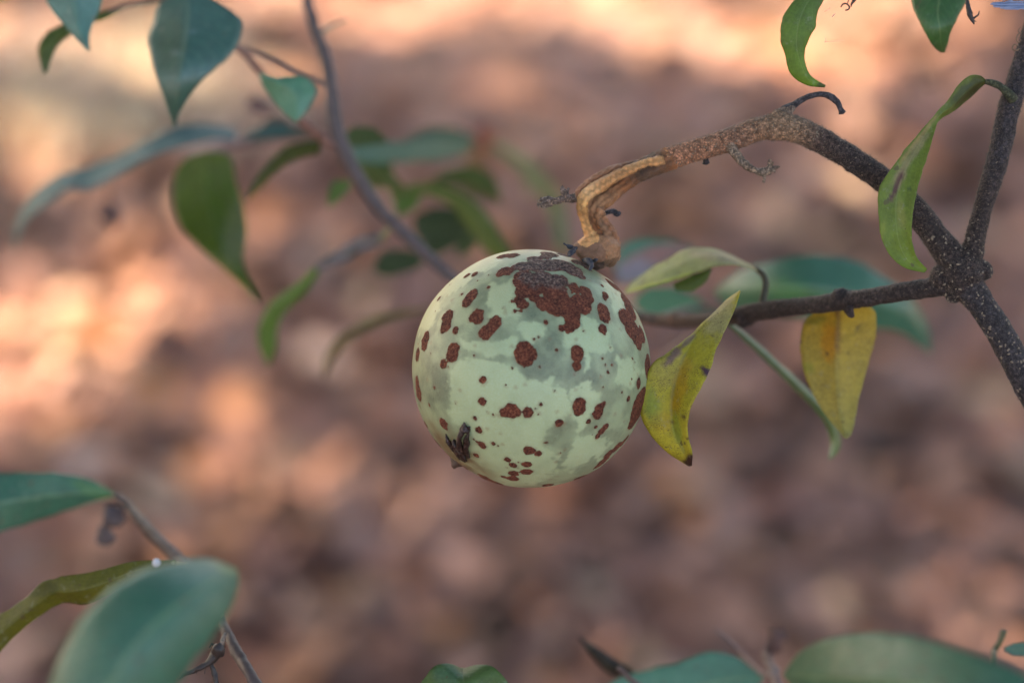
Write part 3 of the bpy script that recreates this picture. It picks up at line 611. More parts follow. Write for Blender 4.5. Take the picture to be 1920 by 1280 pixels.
# withered flower stub sticking out left of the stalk
V1 = []
for p in ([(1088, 370, -.002, 9), (1070, 372, -.002, 8), (1055, 373, -.003, 7), (1040, 377, -.003, 7), (1024, 380, -.003, 8)], [(1064, 372, -.003, 6), (1058, 360, -.004, 5.5), (1053, 350, -.004, 4)], [(1062, 364, -.003, 4), (1066, 352, -.003, 3)], [(1040, 374, -.004, 4), (1024, 374, -.005, 4), (1010, 376, -.005, 2.5)], [(1040, 380, -.003, 4), (1024, 385, -.003, 4), (1006, 384, -.003, 2.5)], [(1036, 381, -.002, 4), (1020, 390, -.002, 2.5)], [(1046, 373, -.004, 3), (1018, 380, -.006, 2.5), (1008, 389, -.006, 1.5)], [(1048, 378, -.004, 3), (1030, 370, -.004, 2), (1014, 371, -.004, 1.5)]):
    V, Fc, _ = px_tube(p, seg=10, step=.0005); V = V+(np.stack([fbm(V, 1000, s, 2) for s in (1, 2, 3)], -1)-.5)*.0012; V1.append((V, Fc))
V, Fc = merge(V1); o = make_obj('withered_flower_stub', V, Fc, M_BARK, branch, col=np.tile((.22, .16, .13), (len(V), 1)))
# black shreds at the foot of the stalk
V1 = []
for p in ([(1078, 468, -.010, 4), (1068, 461, -.011, 3), (1057, 457, -.012, 1)], [(1078, 466, -.011, 4), (1072, 473, -.014, 5), (1068, 480, -.016, 2)], [(1096, 488, -.014, 4), (1104, 490, -.018, 6), (1109, 497, -.019, 5), (1106, 506, -.02, 3)], [(1098, 486, -.014, 3), (1118, 490, -.018, 3)]):
    V, Fc, _ = px_tube(p, seg=8, step=.0004); V = V+(np.stack([fbm(V, 1200, s, 2) for s in (1, 2, 3)], -1)-.5)*.0014; V1.append((V, Fc))
V, Fc = merge(V1); make_obj('bract_shreds', V, Fc, flat('black_shred', (.035, .035, .045), .5), branch)

# fuzz and lenticels on the bark
def fuzz(A, Nn, cnt, Lr, parent, sel=None, w=.00005, mat=None):
    q = proj(A); ok = (q[:, 0] > 950) & (q[:, 0] < 1980) & (q[:, 1] > -40) & (q[:, 1] < 1320)
    if sel is not None: ok &= sel(q)
    ids = rng.choice(np.where(ok)[0], cnt); P = A[ids]; D_ = Nn[ids]+rng.normal(size=(cnt, 3))*.35; D_ /= np.linalg.norm(D_, axis=1)[:, None]
    L = rng.uniform(*Lr, cnt)[:, None]; a = np.cross(D_, rng.normal(size=(cnt, 3))); a /= np.linalg.norm(a, axis=1)[:, None]; b = np.cross(D_, a)
    P = P+(rng.random((cnt, 3))-.5)*.0003
    V = np.empty((cnt*4, 3)); V[0::4] = P+a*w; V[1::4] = P-a*w*.5+b*w*.87; V[2::4] = P-a*w*.5-b*w*.87; V[3::4] = P+D_*L
    Fc = []
    for i in range(cnt): o = 4*i; Fc += [(o, o+1, o+3), (o+1, o+2, o+3), (o+2, o, o+3)]
    x = make_obj('fuzz', V, Fc, mat or M_HAIR, parent, sm=False); x['kind'] = 'stuff'; return x
def lents(A, Nn, cnt, parent, rr=(.00018, .0005), sel=None):
    q = proj(A); ok = (q[:, 0] > 950) & (q[:, 0] < 1980) & (q[:, 1] > -40) & (q[:, 1] < 1320)
    if sel is not None: ok &= sel(q)
    ids = rng.choice(np.where(ok)[0], cnt); parts = []
    for k, i in enumerate(ids):
        r = rng.uniform(*rr); v, f = blob_data((0, 0, 0), 1, 1, .5, seed=k % 17)
        nn = Nn[i]/np.linalg.norm(Nn[i]); a = np.cross(nn, rng.normal(size=3)); a /= np.linalg.norm(a); b = np.cross(nn, a)
        parts.append((A[i]+v[:, :1]*a*r*1.3+v[:, 1:2]*b*r*.8+v[:, 2:]*nn*r*.45, f))
    V, Fc = merge(parts); x = make_obj('lenticels', V, Fc, M_LENT, parent); x['kind'] = 'stuff'
fuzz(bA, bN, 15000, (.0004, .0011), b_obj, w=.00006); fuzz(lA, lN, 6000, (.0002, .0005), l_obj); fuzz(dA, dN, 5000, (.0002, .0005), d_obj)
lents(bA, bN, 450, b_obj, (.00012, .00032)); lents(bA, bN, 420, b_obj, (.00012, .00034), sel=lambda q: (q[:, 0] > 1240) & (q[:, 0] < 1560) & (q[:, 1] < 330)); lents(dA, dN, 260, d_obj, (.0002, .00055)); lents(lA, lN, 60, l_obj, (.00015, .0003))
lents(bA, bN, 120, b_obj, (.00025, .0006), sel=lambda q: (q[:, 1] > 440) & (q[:, 0] > 1740))
fuzz(sA, sN, 2500, (.0002, .0006), s_obj, sel=lambda q: (q[:, 0] > 1160) | (q[:, 1] > 470))

# leaves on the fruiting branch
YG = (.42, .36, .03); YO = (.50, .31, .02); OL = (.30, .31, .12); GR = (.11, .19, .035); TE = (.060, .135, .080)
sick = blade(branch, [(1387, 545), (1362, 562), (1345, 580), (1318, 605), (1288, 634), (1252, 660), (1222, 685), (1206, 720), (1201, 755), (1206, 790), (1228, 824), (1255, 850), (1291, 873)],
      [(1388, 545), (1383, 563), (1377, 582), (1364, 609), (1350, 637), (1339, 665), (1332, 692), (1315, 724), (1299, 755), (1290, 789), (1290, 818), (1298, 848), (1297, 873)],
      [.004, .002, -.002, -.006, -.008, -.008, -.006, -.004], YG, mid=[(1387.5, 545), (1368, 565), (1350, 584), (1322, 609), (1303, 633), (1290, 655), (1276, 683), (1266, 716), (1260, 752), (1261, 790), (1269, 824), (1282, 850), (1294, 873)],
      fold=-.34, dedge=(.005, -.001), mat=M_SICK, label='yellow leaf speckled with dark dots, purple blotches and a brown tip, beside the fruit', n=90, bulge=.15, wav=.03,
      blots=[(1262, 745, 3, 60, 3, (.16, .12, .04), .8), (1276, 690, 3, 40, 18, (.20, .15, .06), .7), (1276, 830, 3, 30, -22, (.38, .40, .12), .7), (1350, 590, 30, 50, 30, (.42, .36, .16), .8), (1255, 690, 45, 40, 20, (.42, .34, .08), .6), (1262, 668, 26, 8, -48, (.22, .12, .12), .85), (1290, 640, 20, 6, -45, (.20, .12, .14), .7),
             (1222, 765, 16, 40, -15, (.22, .30, .05), .7), (1268, 800, 10, 40, -10, (.24, .32, .05), .6), (1275, 730, 15, 60, 15, YO, .7), (1240, 790, 25, 20, 0, YO, .35), (1325, 698, 6, 11, 25, (.07, .03, .06), 1), (1319, 691, 5, 4, 0, (.09, .04, .06), .9),
             (1283, 781, 4, 5, 0, (.08, .03, .02), .95), (1297, 865, 17, 14, 20, (.055, .020, .014), 1), (1299, 725, 2.5, 3, 0, (.06, .03, .02), .9), (1338, 629, 3, 3, 0, (.05, .03, .02), .9), (1290, 822, 3, 4, 0, (.1, .03, .02), .9), (1262, 792, 3, 2, 0, (.08, .04, .02), .8)])
rod(branch, [(1352, 583, .003, 3), (1358, 588, .03, 4), (1362, 594, .062, 6)], OL, 'petiole')
v, f = blob_data(at(1287, 742, -.0088), .0009, 2, .1, (.75, .5, 1.6)); v = v  # white scale insect case
o = make_obj('scale_insect_case', v, f, M_WHITE, sick); o['label'] = 'tiny white oval case on the yellow blade'
twist = blade(branch, [(1850, 152), (1838, 142), (1818, 142), (1797, 160), (1778, 188), (1758, 210), (1730, 242), (1701, 276), (1674, 312), (1651, 350), (1647, 395), (1652, 440), (1667, 476), (1695, 501), (1733, 511)],
      [(1850, 155, 0), (1840, 163, .006), (1826, 177, .010), (1803, 196, .010), (1783, 212, .007), (1766, 222, .002), (1753, 245), (1743, 276), (1732, 311), (1721, 350), (1713, 392), (1709, 430), (1712, 462), (1720, 484), (1738, 504)],
      [.001, -.004, -.008, -.012, -.014, -.016, -.016, -.014, -.013], (.12, .16, .035), mid=[(1850, 153), (1838, 154), (1822, 163), (1803, 181), (1783, 201), (1763, 215), (1742, 242), (1722, 274), (1703, 308), (1687, 348), (1680, 393), (1683, 437), (1692, 470), (1709, 494), (1736, 508)],
      grad=(.17, .26, .02), fold=-.12, mat=M_LEAF, label='long drooping twisted green leaf with a purple-brown streak, hanging by the upper branch', n=90, bulge=-.2,
      blots=[(1815, 170, 45, 14, -40, (.05, .055, .02), .75), (1722, 262, 60, 5, -52, (.36, .28, .12), .75), (1705, 300, 70, 8, -55, (.30, .26, .15), .7), (1686, 340, 40, 8, -66, (.34, .27, .16), .75), (1681, 350, 32, 6, -66, (.11, .05, .05), .95), (1700, 262, 40, 3, -50, (.38, .27, .14), .6), (1690, 400, 30, 10, 85, (.30, .30, .08), .5), (1705, 355, 4, 4, 0, (.05, .09, .03), .8), (1655, 430, 6, 22, 5, (.30, .36, .06), .5)])
rod(branch, [(1900, 186, .0, 10), (1893, 178, -.001, 9), (1876, 163, -.001, 7), (1862, 156, 0, 7), (1848, 153, 0, 5)], (.075, .08, .045), 'petiole', M_BARK, step=.0005, rough=.0006)
blade(branch, [(1618, -100), (1560, -62), (1515, -28), (1491, 0), (1473, 22), (1465, 46), (1463, 76), (1472, 100), (1476, 125), (1489, 146), (1514, 160), (1546, 164)],
      [(1620, -96), (1592, -62), (1562, -28), (1544, 0), (1533, 24), (1527, 54), (1516, 76), (1508, 100), (1511, 122), (1519, 141), (1533, 152), (1548, 160)],
      [0, -.004, -.006, -.006, -.004, -.002, 0], (.085, .16, .05), grad=(.17, .30, .025), mid=[(1619, -98), (1580, -64), (1538, -28), (1518, 0), (1507, 20), (1497, 49), (1494, 79), (1498, 106), (1505, 127), (1514, 146), (1528, 158), (1547, 162)], fold=.12, label='bright green sickle-tipped leaf at the top, left of the other hanging leaf', n=80, bulge=.2,
      blots=[(1540, 160, 12, 6, 10, (.05, .06, .02), .8)])
blade(branch, [(1768, -120), (1725, -90), (1703, -45), (1709, 0), (1720, 32), (1739, 70), (1752, 89), (1764, 98)], [(1772, -120), (1806, -92), (1822, -40), (1812, 0), (1798, 30), (1785, 52), (1778, 78), (1771, 98)],
      [.03, .025, .02, .03], (.055, .125, .045), grad=(.10, .19, .035), fold=.15, mat=M_WAXY, label='broad dark green leaf tip hanging from the top edge near the right corner', bulge=.2)
rod(branch, [(1985, -90, .01, 12), (1900, -130, .015, 8), (1770, -135, .02, 7), (1690, -128, .01, 6), (1615, -105, .0, 4)], DK, 'overhead_twig', M_BARK)
rod(branch, [(1770, -135, .02, 5), (1770, -118, .03, 4)], OL, 'petiole')
# yellow leaf hanging behind the side twig
blade(branch, [(1572, 566), (1535, 580), (1507, 608), (1501, 650), (1508, 699), (1528, 744), (1551, 781), (1574, 808), (1583, 820)], [(1574, 566), (1612, 566), (1641, 585), (1641, 632), (1627, 689), (1611, 744), (1603, 785), (1597, 812), (1588, 821)],
      [.030, .040, .042, .040, .034], (.42, .27, .015), grad=(.42, .36, .10), fold=.18, mat=M_SICK, label='yellow orange heart-shaped leaf hanging under the side twig', bulge=-.15, wav=.02,
      mid=[(1573, 566), (1573, 585), (1571, 615), (1570, 650), (1570, 699), (1572, 744), (1577, 783), (1584, 810), (1585.5, 821)],
      blots=[(1558, 640, 18, 45, 0, (.50, .24, .01), .75), (1528, 600, 26, 10, -15, (.16, .15, .02), .7), (1571, 600, 5, 60, 0, (.20, .09, .02), .8), (1600, 625, 40, 6, -30, (.26, .19, .02), .5), (1515, 690, 12, 12, 0, (.26, .28, .03), .5)])
rod(branch, [(1573, 570, .03, 4), (1578, 566, .02, 6)], OL, 'petiole')
# narrow folded leaf running down right from the twig node
strip(branch, [(1366, 606), (1400, 634), (1450, 680), (1500, 727), (1540, 768), (1560, 800), (1567, 825), (1563, 845), (1555, 861)], [4, 7, 8, 9, 9, 9, 10, 7, 1], [.062, .075, .085, .08], (.12, .17, .10), grad=(.13, .19, .03), mat=M_WAXY, fold=.9, label='narrow green leaf seen edge-on behind the yellow heart-shaped leaf')
# arched leaf
blade(branch, [(1422, 504), (1390, 488), (1357, 472), (1320, 464), (1283, 468), (1257, 483), (1223, 502), (1190, 526), (1172, 547)], [(1420, 508), (1400, 501), (1373, 497), (1340, 500), (1307, 509), (1273, 522), (1240, 531), (1200, 543), (1174, 550)],
      [.055, .05, .055, .06, .075], (.36, .34, .16), grad=(.28, .36, .11), fold=-.2, mat=M_SICK, label='pale yellow-green arched leaf on a curled stalk behind the fruit', dedge=(.012, -.004),
      blots=[(1240, 530, 80, 5, -16, (.40, .46, .08), .8), (1340, 480, 60, 12, 8, (.40, .32, .19), .6), (1200, 520, 15, 15, 0, (.18, .25, .12), .6)])
blade(branch, [(1335, 502), (1310, 510), (1285, 520), (1262, 532)], [(1334, 506), (1325, 525), (1300, 544), (1268, 545)], .065, (.12, .19, .03), label='dark green half-blade folded under the arched leaf', fold=.1)
rod(branch, [(1416, 503, .055, 4), (1430, 514, .053, 6), (1436, 530, .052, 6.5), (1433, 550, .051, 7), (1427, 578, .049, 9)], (.07, .06, .03), 'petiole', rough=.0003)

# -------- leafy shoot behind, right of the fruit
shoot = branch
rod(shoot, [(1225, 598, .11, 9), (1250, 592, .14, 7), (1290, 580, .17, 6), (1340, 575, .19, 6), (1390, 570, .20, 4)], DK, 'side_shoot')
blade(shoot, [(1340, 545), (1390, 507), (1440, 493), (1490, 480), (1540, 479), (1607, 490), (1650, 517), (1695, 545), (1725, 580), (1743, 623), (1747, 662)], [(1342, 555), (1380, 580), (1440, 590), (1500, 596), (1560, 608), (1610, 615), (1650, 617), (1690, 624), (1718, 645), (1735, 655), (1743, 664)],
      [.19, .17, .17, .18, .2], (.085, .20, .125), grad=(.05, .155, .10), fold=.28, mat=M_WAXY, label='broad teal green leaf spreading behind the side twig', blots=[(1475, 545, 70, 20, 12, (.15, .30, .10), .8), (1400, 545, 60, 25, 0, (.16, .27, .14), .5)])
blade(shoot, [(1160, 470), (1180, 452), (1215, 447), (1255, 450), (1300, 462)], [(1150, 500), (1165, 530), (1210, 520), (1260, 490), (1300, 466)], .18, (.12, .25, .17), mat=M_WAXY, label='teal leaf with a pink streak just right of the stalk knob', blots=[(1225, 482, 90, 22, -18, (.55, .15, .16), .9), (1185, 512, 50, 26, -20, (.46, .27, .36), .9)])
blade(shoot, [(1190, 560), (1215, 540), (1260, 538), (1310, 560), (1345, 590)], [(1190, 575), (1220, 590), (1260, 592), (1310, 594), (1345, 594)], .2, (.10, .24, .12), mat=M_WAXY, label='small teal leaf between fruit and side twig')
rod(shoot, [(1205, 690, .22, 4), (1240, 660, .21, 4), (1290, 625, .2, 4), (1330, 580, .2, 4)], (.12, .06, .05), 'petiole')

set_base(branch, (.28, .15, 0))

# -------- background branch at left
bgb = thing('background_branch', 'blurred grey-brown branch with drooping leaves left of the fruit', 'branch')
MV = (.085, .062, .060)
rod(bgb, [(470, -330, .2, 10), (540, -110, .17, 10), (570, -20, .155, 10), (590, 50, .15, 11), (610, 110, .145, 12), (621, 170, .14, 13), (627, 225, .14, 15), (642, 275, .14, 14), (672, 333, .14, 13), (712, 392, .14, 12), (762, 442, .14, 12), (812, 490, .14, 12), (850, 523, .14, 11), (920, 570, .15, 11), (1000, 610, .16, 10), (1060, 640, .17, 8)], MV, 'stem', rough=.0012)
rod(bgb, [(437, 84, .11, 6), (470, 115, .115, 7), (505, 155, .12, 7), (560, 220, .13, 9), (600, 255, .14, 10), (628, 272, .14, 9)], (.20, .10, .075), 'side_shoot', rough=.0009)
rod(bgb, [(440, 85, .12, 5), (500, 110, .14, 5), (560, 140, .15, 5), (610, 160, .15, 5)], (.22, .13, .10), 'side_shoot')
rod(bgb, [(600, 60, .15, 5), (625, 45, .16, 4), (650, 35, .17, 3)], (.25, .22, .12), 'side_shoot')
blade(bgb, [(345, -18), (300, 8), (287, 45), (277, 75), (282, 105), (292, 140), (307, 180), (317, 212), (325, 237)], [(350, -18), (400, 0), (446, 30), (454, 50), (440, 95), (392, 139), (362, 170), (338, 207), (328, 237)], [.09, .085, .08, .09], (.045, .115, .080), fold=.22, mat=M_SHEEN,
      label='large dark teal pointed leaf hanging at the top left', mid=[(348, -18), (352, 10), (350, 45), (346, 75), (340, 105), (336, 140), (332, 180), (329, 212), (326.5, 237)], blots=[(360, 60, 12, 5, 0, (.25, .3, .3), .5), (330, 100, 12, 5, 0, (.25, .3, .3), .5), (320, 95, 30, 60, 0, (.05, .10, .05), .5)])
blade(bgb, [(487, 136), (491, 155), (506, 180), (533, 212), (552, 228)], [(489, 136), (520, 146), (566, 143), (592, 166), (580, 200), (556, 229)], .1, (.09, .23, .11), fold=.15, mat=M_SHEEN, label='small rounded green leaf beside the branch, right of the big pointed leaf')
blade(bgb, [(445, 240), (383, 233), (332, 238), (273, 266), (219, 293), (168, 312), (110, 328), (62, 360), (41, 392), (27, 428), (28, 470)], [(440, 262), (400, 262), (352, 273), (273, 300), (215, 332), (168, 356), (128, 354), (78, 390), (52, 412), (36, 440), (30, 472)],
      [.20, .20, .21, .22], (.045, .16, .20), mat=M_LEAF, fold=-.1, label='long blue-grey leaf sweeping out to the left edge', dedge=(.004, -.004))
blade(bgb, [(560, 236), (520, 234), (480, 242), (450, 254)], [(560, 246), (525, 256), (490, 258), (450, 258)],   .2, (.05, .14, .15), mat=M_LEAF, label='short blue-grey blade next to the branch')
rod(bgb, [(600, 255, .2, 5), (520, 262, .24, 7), (460, 265, .25, 8), (400, 280, .25, 8), (345, 292, .26, 5)], (.20, .14, .14), 'side_shoot')
blade(bgb, [(385, 285), (345, 300), (325, 340), (325, 385), (340, 425), (375, 465), (415, 500), (450, 532), (485, 566)], [(390, 285), (430, 292), (442, 340), (458, 390), (462, 440), (456, 480), (462, 515), (478, 545), (488, 568)], [.17, .17, .16, .16], (.080, .135, .004), fold=.15,
      label='broad dark olive leaf drooping below the long blue-grey leaf', blots=[(445, 430, 24, 90, 8, (.16, .19, .075), .85)])
blade(bgb, [(600, 262), (545, 272), (505, 303), (478, 338), (461, 374)], [(600, 288), (560, 298), (522, 320), (494, 347), (464, 378)], .15, (.07, .09, .012), label='olive leaf curving down left from the branch fork', fold=.2)
blade(bgb, [(636, 262), (665, 238), (700, 240), (725, 262)], [(636, 270), (665, 275), (700, 272), (725, 268)], .17, (.06, .10, .02), label='small dark green leaf right of the branch fork')
blade(bgb, [(640, 280), (700, 268), (760, 266), (820, 260), (885, 268)], [(640, 300), (700, 307), (760, 304), (820, 302), (880, 285)], [.2, .22, .24], (.06, .19, .17), grad=(.16, .24, .18), mat=M_LEAF, label='long pale teal leaf pointing right from the branch fork')
blade(bgb, [(888, 262), (895, 240), (912, 232), (922, 255)], [(890, 275), (903, 290), (920, 278), (923, 258)], .33, (.34, .09, .05), label='small rust-red leaf tip')
blade(bgb, [(870, 290), (890, 275), (915, 280)], [(875, 315), (900, 310), (917, 290)], .33, (.32, .17, .07), label='small tan withered leaf')
strip(bgb, [(920, 270), (960, 292), (1005, 330), (1035, 370), (1050, 420), (1057, 470)], [5, 11, 14, 16, 15, 9], [.3, .3, .28], (.27, .29, .15), label='pale olive arched leaf in the background above the fruit')
blade(bgb, [(655, 338), (628, 340), (616, 362), (615, 388)], [(660, 345), (650, 360), (635, 375), (617, 390)], .17, (.10, .18, .03), label='small green leaf just left of the branch')
blade(bgb, [(730, 360), (785, 343), (850, 355), (900, 388), (932, 430), (962, 480), (985, 520)], [(735, 372), (785, 362), (840, 382), (872, 420), (895, 452), (915, 475), (975, 520)], .2, (.13, .18, .035), grad=(.13, .16, .010), label='olive-green leaf arching behind the top of the fruit', fold=.1)
blade(bgb, [(735, 360), (745, 352), (790, 355)], [(738, 372), (745, 402), (775, 392), (795, 360)], .21, (.09, .18, .02), label='green leaf base under the arching leaf')
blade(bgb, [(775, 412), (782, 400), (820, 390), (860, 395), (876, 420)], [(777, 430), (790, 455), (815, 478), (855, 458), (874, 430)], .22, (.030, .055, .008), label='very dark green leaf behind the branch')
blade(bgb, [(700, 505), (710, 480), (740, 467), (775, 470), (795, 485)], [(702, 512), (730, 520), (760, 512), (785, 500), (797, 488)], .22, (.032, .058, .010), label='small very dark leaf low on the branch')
blade(bgb, [(820, 330), (850, 320), (890, 330), (915, 360)], [(822, 340), (860, 350), (890, 370), (913, 365)], .28, (.13, .13, .04), label='dull brownish leaf behind the arching leaf', blots=[(870, 330, 20, 12, 0, (.25, .08, .05), .8)])
blade(bgb, [(715, 440), (680, 442), (640, 462), (610, 482), (590, 500)], [(715, 460), (685, 470), (655, 486), (625, 498), (596, 508)], [.16, .16, .16], (.25, .22, .26), wav=.3, label='withered lilac-grey curled leaf below the branch', blots=[(612, 482, 18, 10, -30, (.09, .07, .08), .7), (660, 475, 14, 8, 0, (.08, .09, .06), .6)])
rod(bgb, [(715, 450, .16, 6), (730, 430, .15, 6), (745, 425, .14, 6)], (.2, .2, .1), 'petiole')
blade(bgb, [(592, 498), (560, 528), (518, 560), (490, 598), (484, 640), (500, 682)], [(602, 506), (575, 545), (543, 578), (523, 610), (517, 650), (505, 686)], [.16, .17, .18], (.13, .24, .055), label='bright green narrow leaf tip hanging in the left middle', fold=.2)
strip(bgb, [(805, 578), (745, 590), (690, 608), (645, 636), (618, 668), (608, 705)], [3, 7, 9, 9, 8, 2], [.2, .2, .2], (.17, .13, .045), label='brownish arched leaf left of the fruit')
V, Fc = merge([blob_data(at(205, 400, .3), .0040, 3, .8, (1.0, 1, 1.2), 3), blob_data(at(212, 412, .3), .0030, 3, .8, (1, 1, 1.4), 5), px_tube([(215, 305, .26, 3), (205, 350, .28, 2.5), (204, 400, .3, 3)], seg=8, step=.002)[:2]])
o = make_obj('dried_bud', V, Fc, flat('dried_bud', (.07, .04, .04), .8), bgb)
V, Fc = merge([blob_data(at(486, 200, .24), .0045, 3, .7, (1.2, 1, .9), 6), px_tube([(486, 200, .24, 5), (520, 215, .22, 5), (560, 235, .18, 5)], seg=8, step=.002)[:2]])
make_obj('dried_bud', V, Fc, flat('dried_bud_pale', (.16, .09, .08), .8), bgb)
for up_, lo_, d_, c_, lb_ in (
    ([(640, 300), (690, 308), (740, 330), (770, 365)], [(645, 312), (680, 330), (720, 352), (768, 370)], .19, (.10, .13, .02), 'olive leaf hanging under the long pale teal leaf'),
    ([(700, 352), (680, 330), (690, 300), (725, 290)], [(702, 356), (725, 345), (738, 318), (728, 292)], .22, (.07, .12, .02), 'small mid-green leaf between the branch and the arching leaf'),
    ([(800, 345), (840, 318), (890, 312), (925, 335), (940, 375)], [(802, 352), (845, 345), (885, 350), (915, 370), (938, 380)], .24, (.09, .13, .02), 'dark green leaf behind the rust-red leaf tip'),
    ([(760, 262), (810, 240), (860, 243), (900, 262)], [(762, 268), (810, 268), (860, 268), (898, 266)], .26, (.12, .20, .15), 'grey-green leaf edge next to the rust-red leaf tip'),
    ([(860, 480), (850, 440), (865, 400), (900, 385)], [(864, 482), (890, 462), (905, 425), (903, 388)], .22, (.05, .08, .01), 'dark green leaf under the arching olive leaf'),
    ([(470, 262), (500, 226), (540, 222), (600, 250)], [(472, 268), (510, 262), (550, 262), (600, 258)], .2, (.13, .12, .11), 'withered grey-mauve leaf at the branch fork'),
    ([(1000, 300), (985, 330), (990, 370)], [(1003, 300), (1010, 335), (993, 372)], .32, (.20, .22, .10), 'faint pale olive leaf tip above the fruit')):
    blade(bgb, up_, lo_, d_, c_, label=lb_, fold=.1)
set_base(bgb, at(470, -330, .2))

# -------- top-left sprig
tl = thing('top_left_sprig', 'sprig with a teal leaf tip and a dark curled leaf in the top left corner', 'sprig')
rod(tl, [(348, -20, .10, 5), (310, -2, .10, 5), (270, 5, .1, 5), (235, 12, .1, 4), (205, 24, .1, 3)], (.12, .09, .07), 'stem')
rod(tl, [(348, -20, .1, 6), (300, -60, .09, 6), (220, -100, .08, 5), (140, -120, .07, 4), (137, -90, .07, 4)], (.12, .09, .07), 'stem')
blade(tl, [(135, -100), (95, -60), (78, -25), (86, 2), (104, 30), (126, 56), (146, 76), (165, 95)], [(138, -100), (180, -70), (196, -30), (191, 2), (182, 32), (171, 56), (168, 74), (169, 95)], .075, (.06, .17, .12), fold=.2, mat=M_SHEEN, label='teal leaf tip hanging in from the top edge at far left')
blade(tl, [(235, 7), (200, 20), (150, 36), (110, 49), (84, 66), (71, 92), (75, 117), (83, 138)], [(235, 16), (200, 36), (162, 48), (127, 70), (106, 88), (96, 110), (91, 128), (86, 138)], .1, (.075, .12, .02), fold=.2, label='dark green curled narrow leaf behind the teal tip')
blade(tl, [(30, -60), (-30, -40), (-30, 10)], [(35, -55), (20, -5), (-28, 14)], .12, (.09, .14, .03), label='corner of a green leaf at the extreme top left')
set_base(tl, at(348, -20, .1))

# -------- lower-left sprig
ll = thing('lower_left_sprig', 'sprig with two big teal leaves and a thin brown stem in the lower left', 'sprig')
rod(ll, [(216, 926, .12, 7), (240, 948, .12, 9), (262, 975, .11, 10), (300, 1015, .095, 11), (345, 1058, .08, 11), (385, 1115, .05, 11), (418, 1172, .025, 10), (450, 1232, .01, 11), (485, 1290, 0, 12), (560, 1420, 0, 13), (620, 1600, .02, 14), ('w', -.06, .06, .7, .004), ('w', -.05, .1, .3, .005), ('w', -.05, .1, -.02, .006)], (.075, .050, .042), 'stem', rough=.0012)
blade(ll, [(-90, 905), (-40, 890), (30, 886), (100, 886), (165, 896), (218, 926)], [(-90, 985), (-40, 1005), (20, 990), (80, 972), (145, 950), (215, 929)], [.11, .1, .11, .12], (.065, .18, .115), fold=.15, mat=M_WAXY, label='teal leaf pointing in from the left edge, upper of the two', blots=[(180, 920, 50, 14, 20, (.12, .26, .07), .7)])
blade(ll, [(443, 1066), (395, 1048), (340, 1050), (285, 1062), (235, 1086), (190, 1118), (152, 1160), (120, 1212), (98, 1265), (80, 1340), (100, 1420)], [(445, 1070), (446, 1100), (430, 1145), (400, 1192), (365, 1236), (335, 1280), (315, 1320), (280, 1370), (200, 1410), (150, 1420), (104, 1422)],
      [-.13, -.15, -.16, -.16, -.15], (.060, .17, .11), fold=.18, mat=M_WAXY, label='large out-of-focus teal leaf in the near lower left corner', blots=[(430, 1062, 40, 16, 20, (.24, .28, .13), .8)], bulge=.15)
rod(ll, [(440, 1068, -.13, 5), (428, 1100, -.06, 5), (412, 1150, .02, 6)], OL, 'petiole')
blade(ll, [(330, 1050), (250, 1052), (180, 1070), (120, 1080), (78, 1090), (50, 1118), (15, 1143), (-40, 1170)], [(330, 1062), (260, 1088), (200, 1118), (160, 1132), (120, 1130), (80, 1150), (20, 1200), (-40, 1270)], [.02, .02, .03, .04], (.125, .125, .008), label='dark olive curled leaf behind the large near leaf', fold=.25, wav=.08,
      blots=[(75, 1105, 40, 16, -10, (.05, .065, .008), .7)])
rod(ll, [(325, 1056, .02, 4), (350, 1062, .06, 5)], OL, 'petiole')
v, f = blob_data(at(293, 1054, -.06), .0013, 3, .1); o = make_obj('white_droplet', v, f, M_WHITE, ll)
V, Fc = merge([blob_data(at(214, 968, .12), .0040, 3, .8, seed=4), blob_data(at(196, 1003, .13), .0036, 3, .6, seed=8), px_tube([(238, 950, .12, 5), (214, 966, .12, 5), (197, 1000, .13, 4)], seg=8, step=.002)[:2]])
make_obj('dried_bud', V, Fc, flat('dried_bud_grey', (.10, .075, .075), .8), ll)
V1 = [blob_data(at(409, 1218, -.002), .0022, 3, .4, (1, .8, 1.2), 3)]
for p in ([(412, 1210, 0, 9), (404, 1228, 0, 10), (393, 1241, 0, 7), (378, 1250, 0, 5), (360, 1257, 0, 4.5), (345, 1263, 0, 3), (334, 1272, 0, 1)], [(396, 1238, 0, 4), (399, 1252, 0, 4), (403, 1266, 0, 5), (408, 1290, 0, 5)], [(372, 1252, 0, 2), (368, 1262, 0, .8)], [(386, 1247, 0, 2), (383, 1262, 0, .8)], [(405, 1212, 0, 3), (398, 1206, 0, 2), (391, 1213, 0, 1)], [(415, 1212, 0, 5), (420, 1190, .015, 4)], [(352, 1260, 0, 2), (346, 1255, 0, .8)]):
    V, Fc, _ = px_tube(p, seg=10, step=.0006); V = V+(np.stack([fbm(V, 700, s, 2) for s in (1, 2, 3)], -1)-.5)*.0012; V1.append((V, Fc))
V, Fc = merge(V1); o = make_obj('shrivelled_black_leaf', V, Fc, M_DARK, ll)
set_base(ll, (-.05, .1, 0))

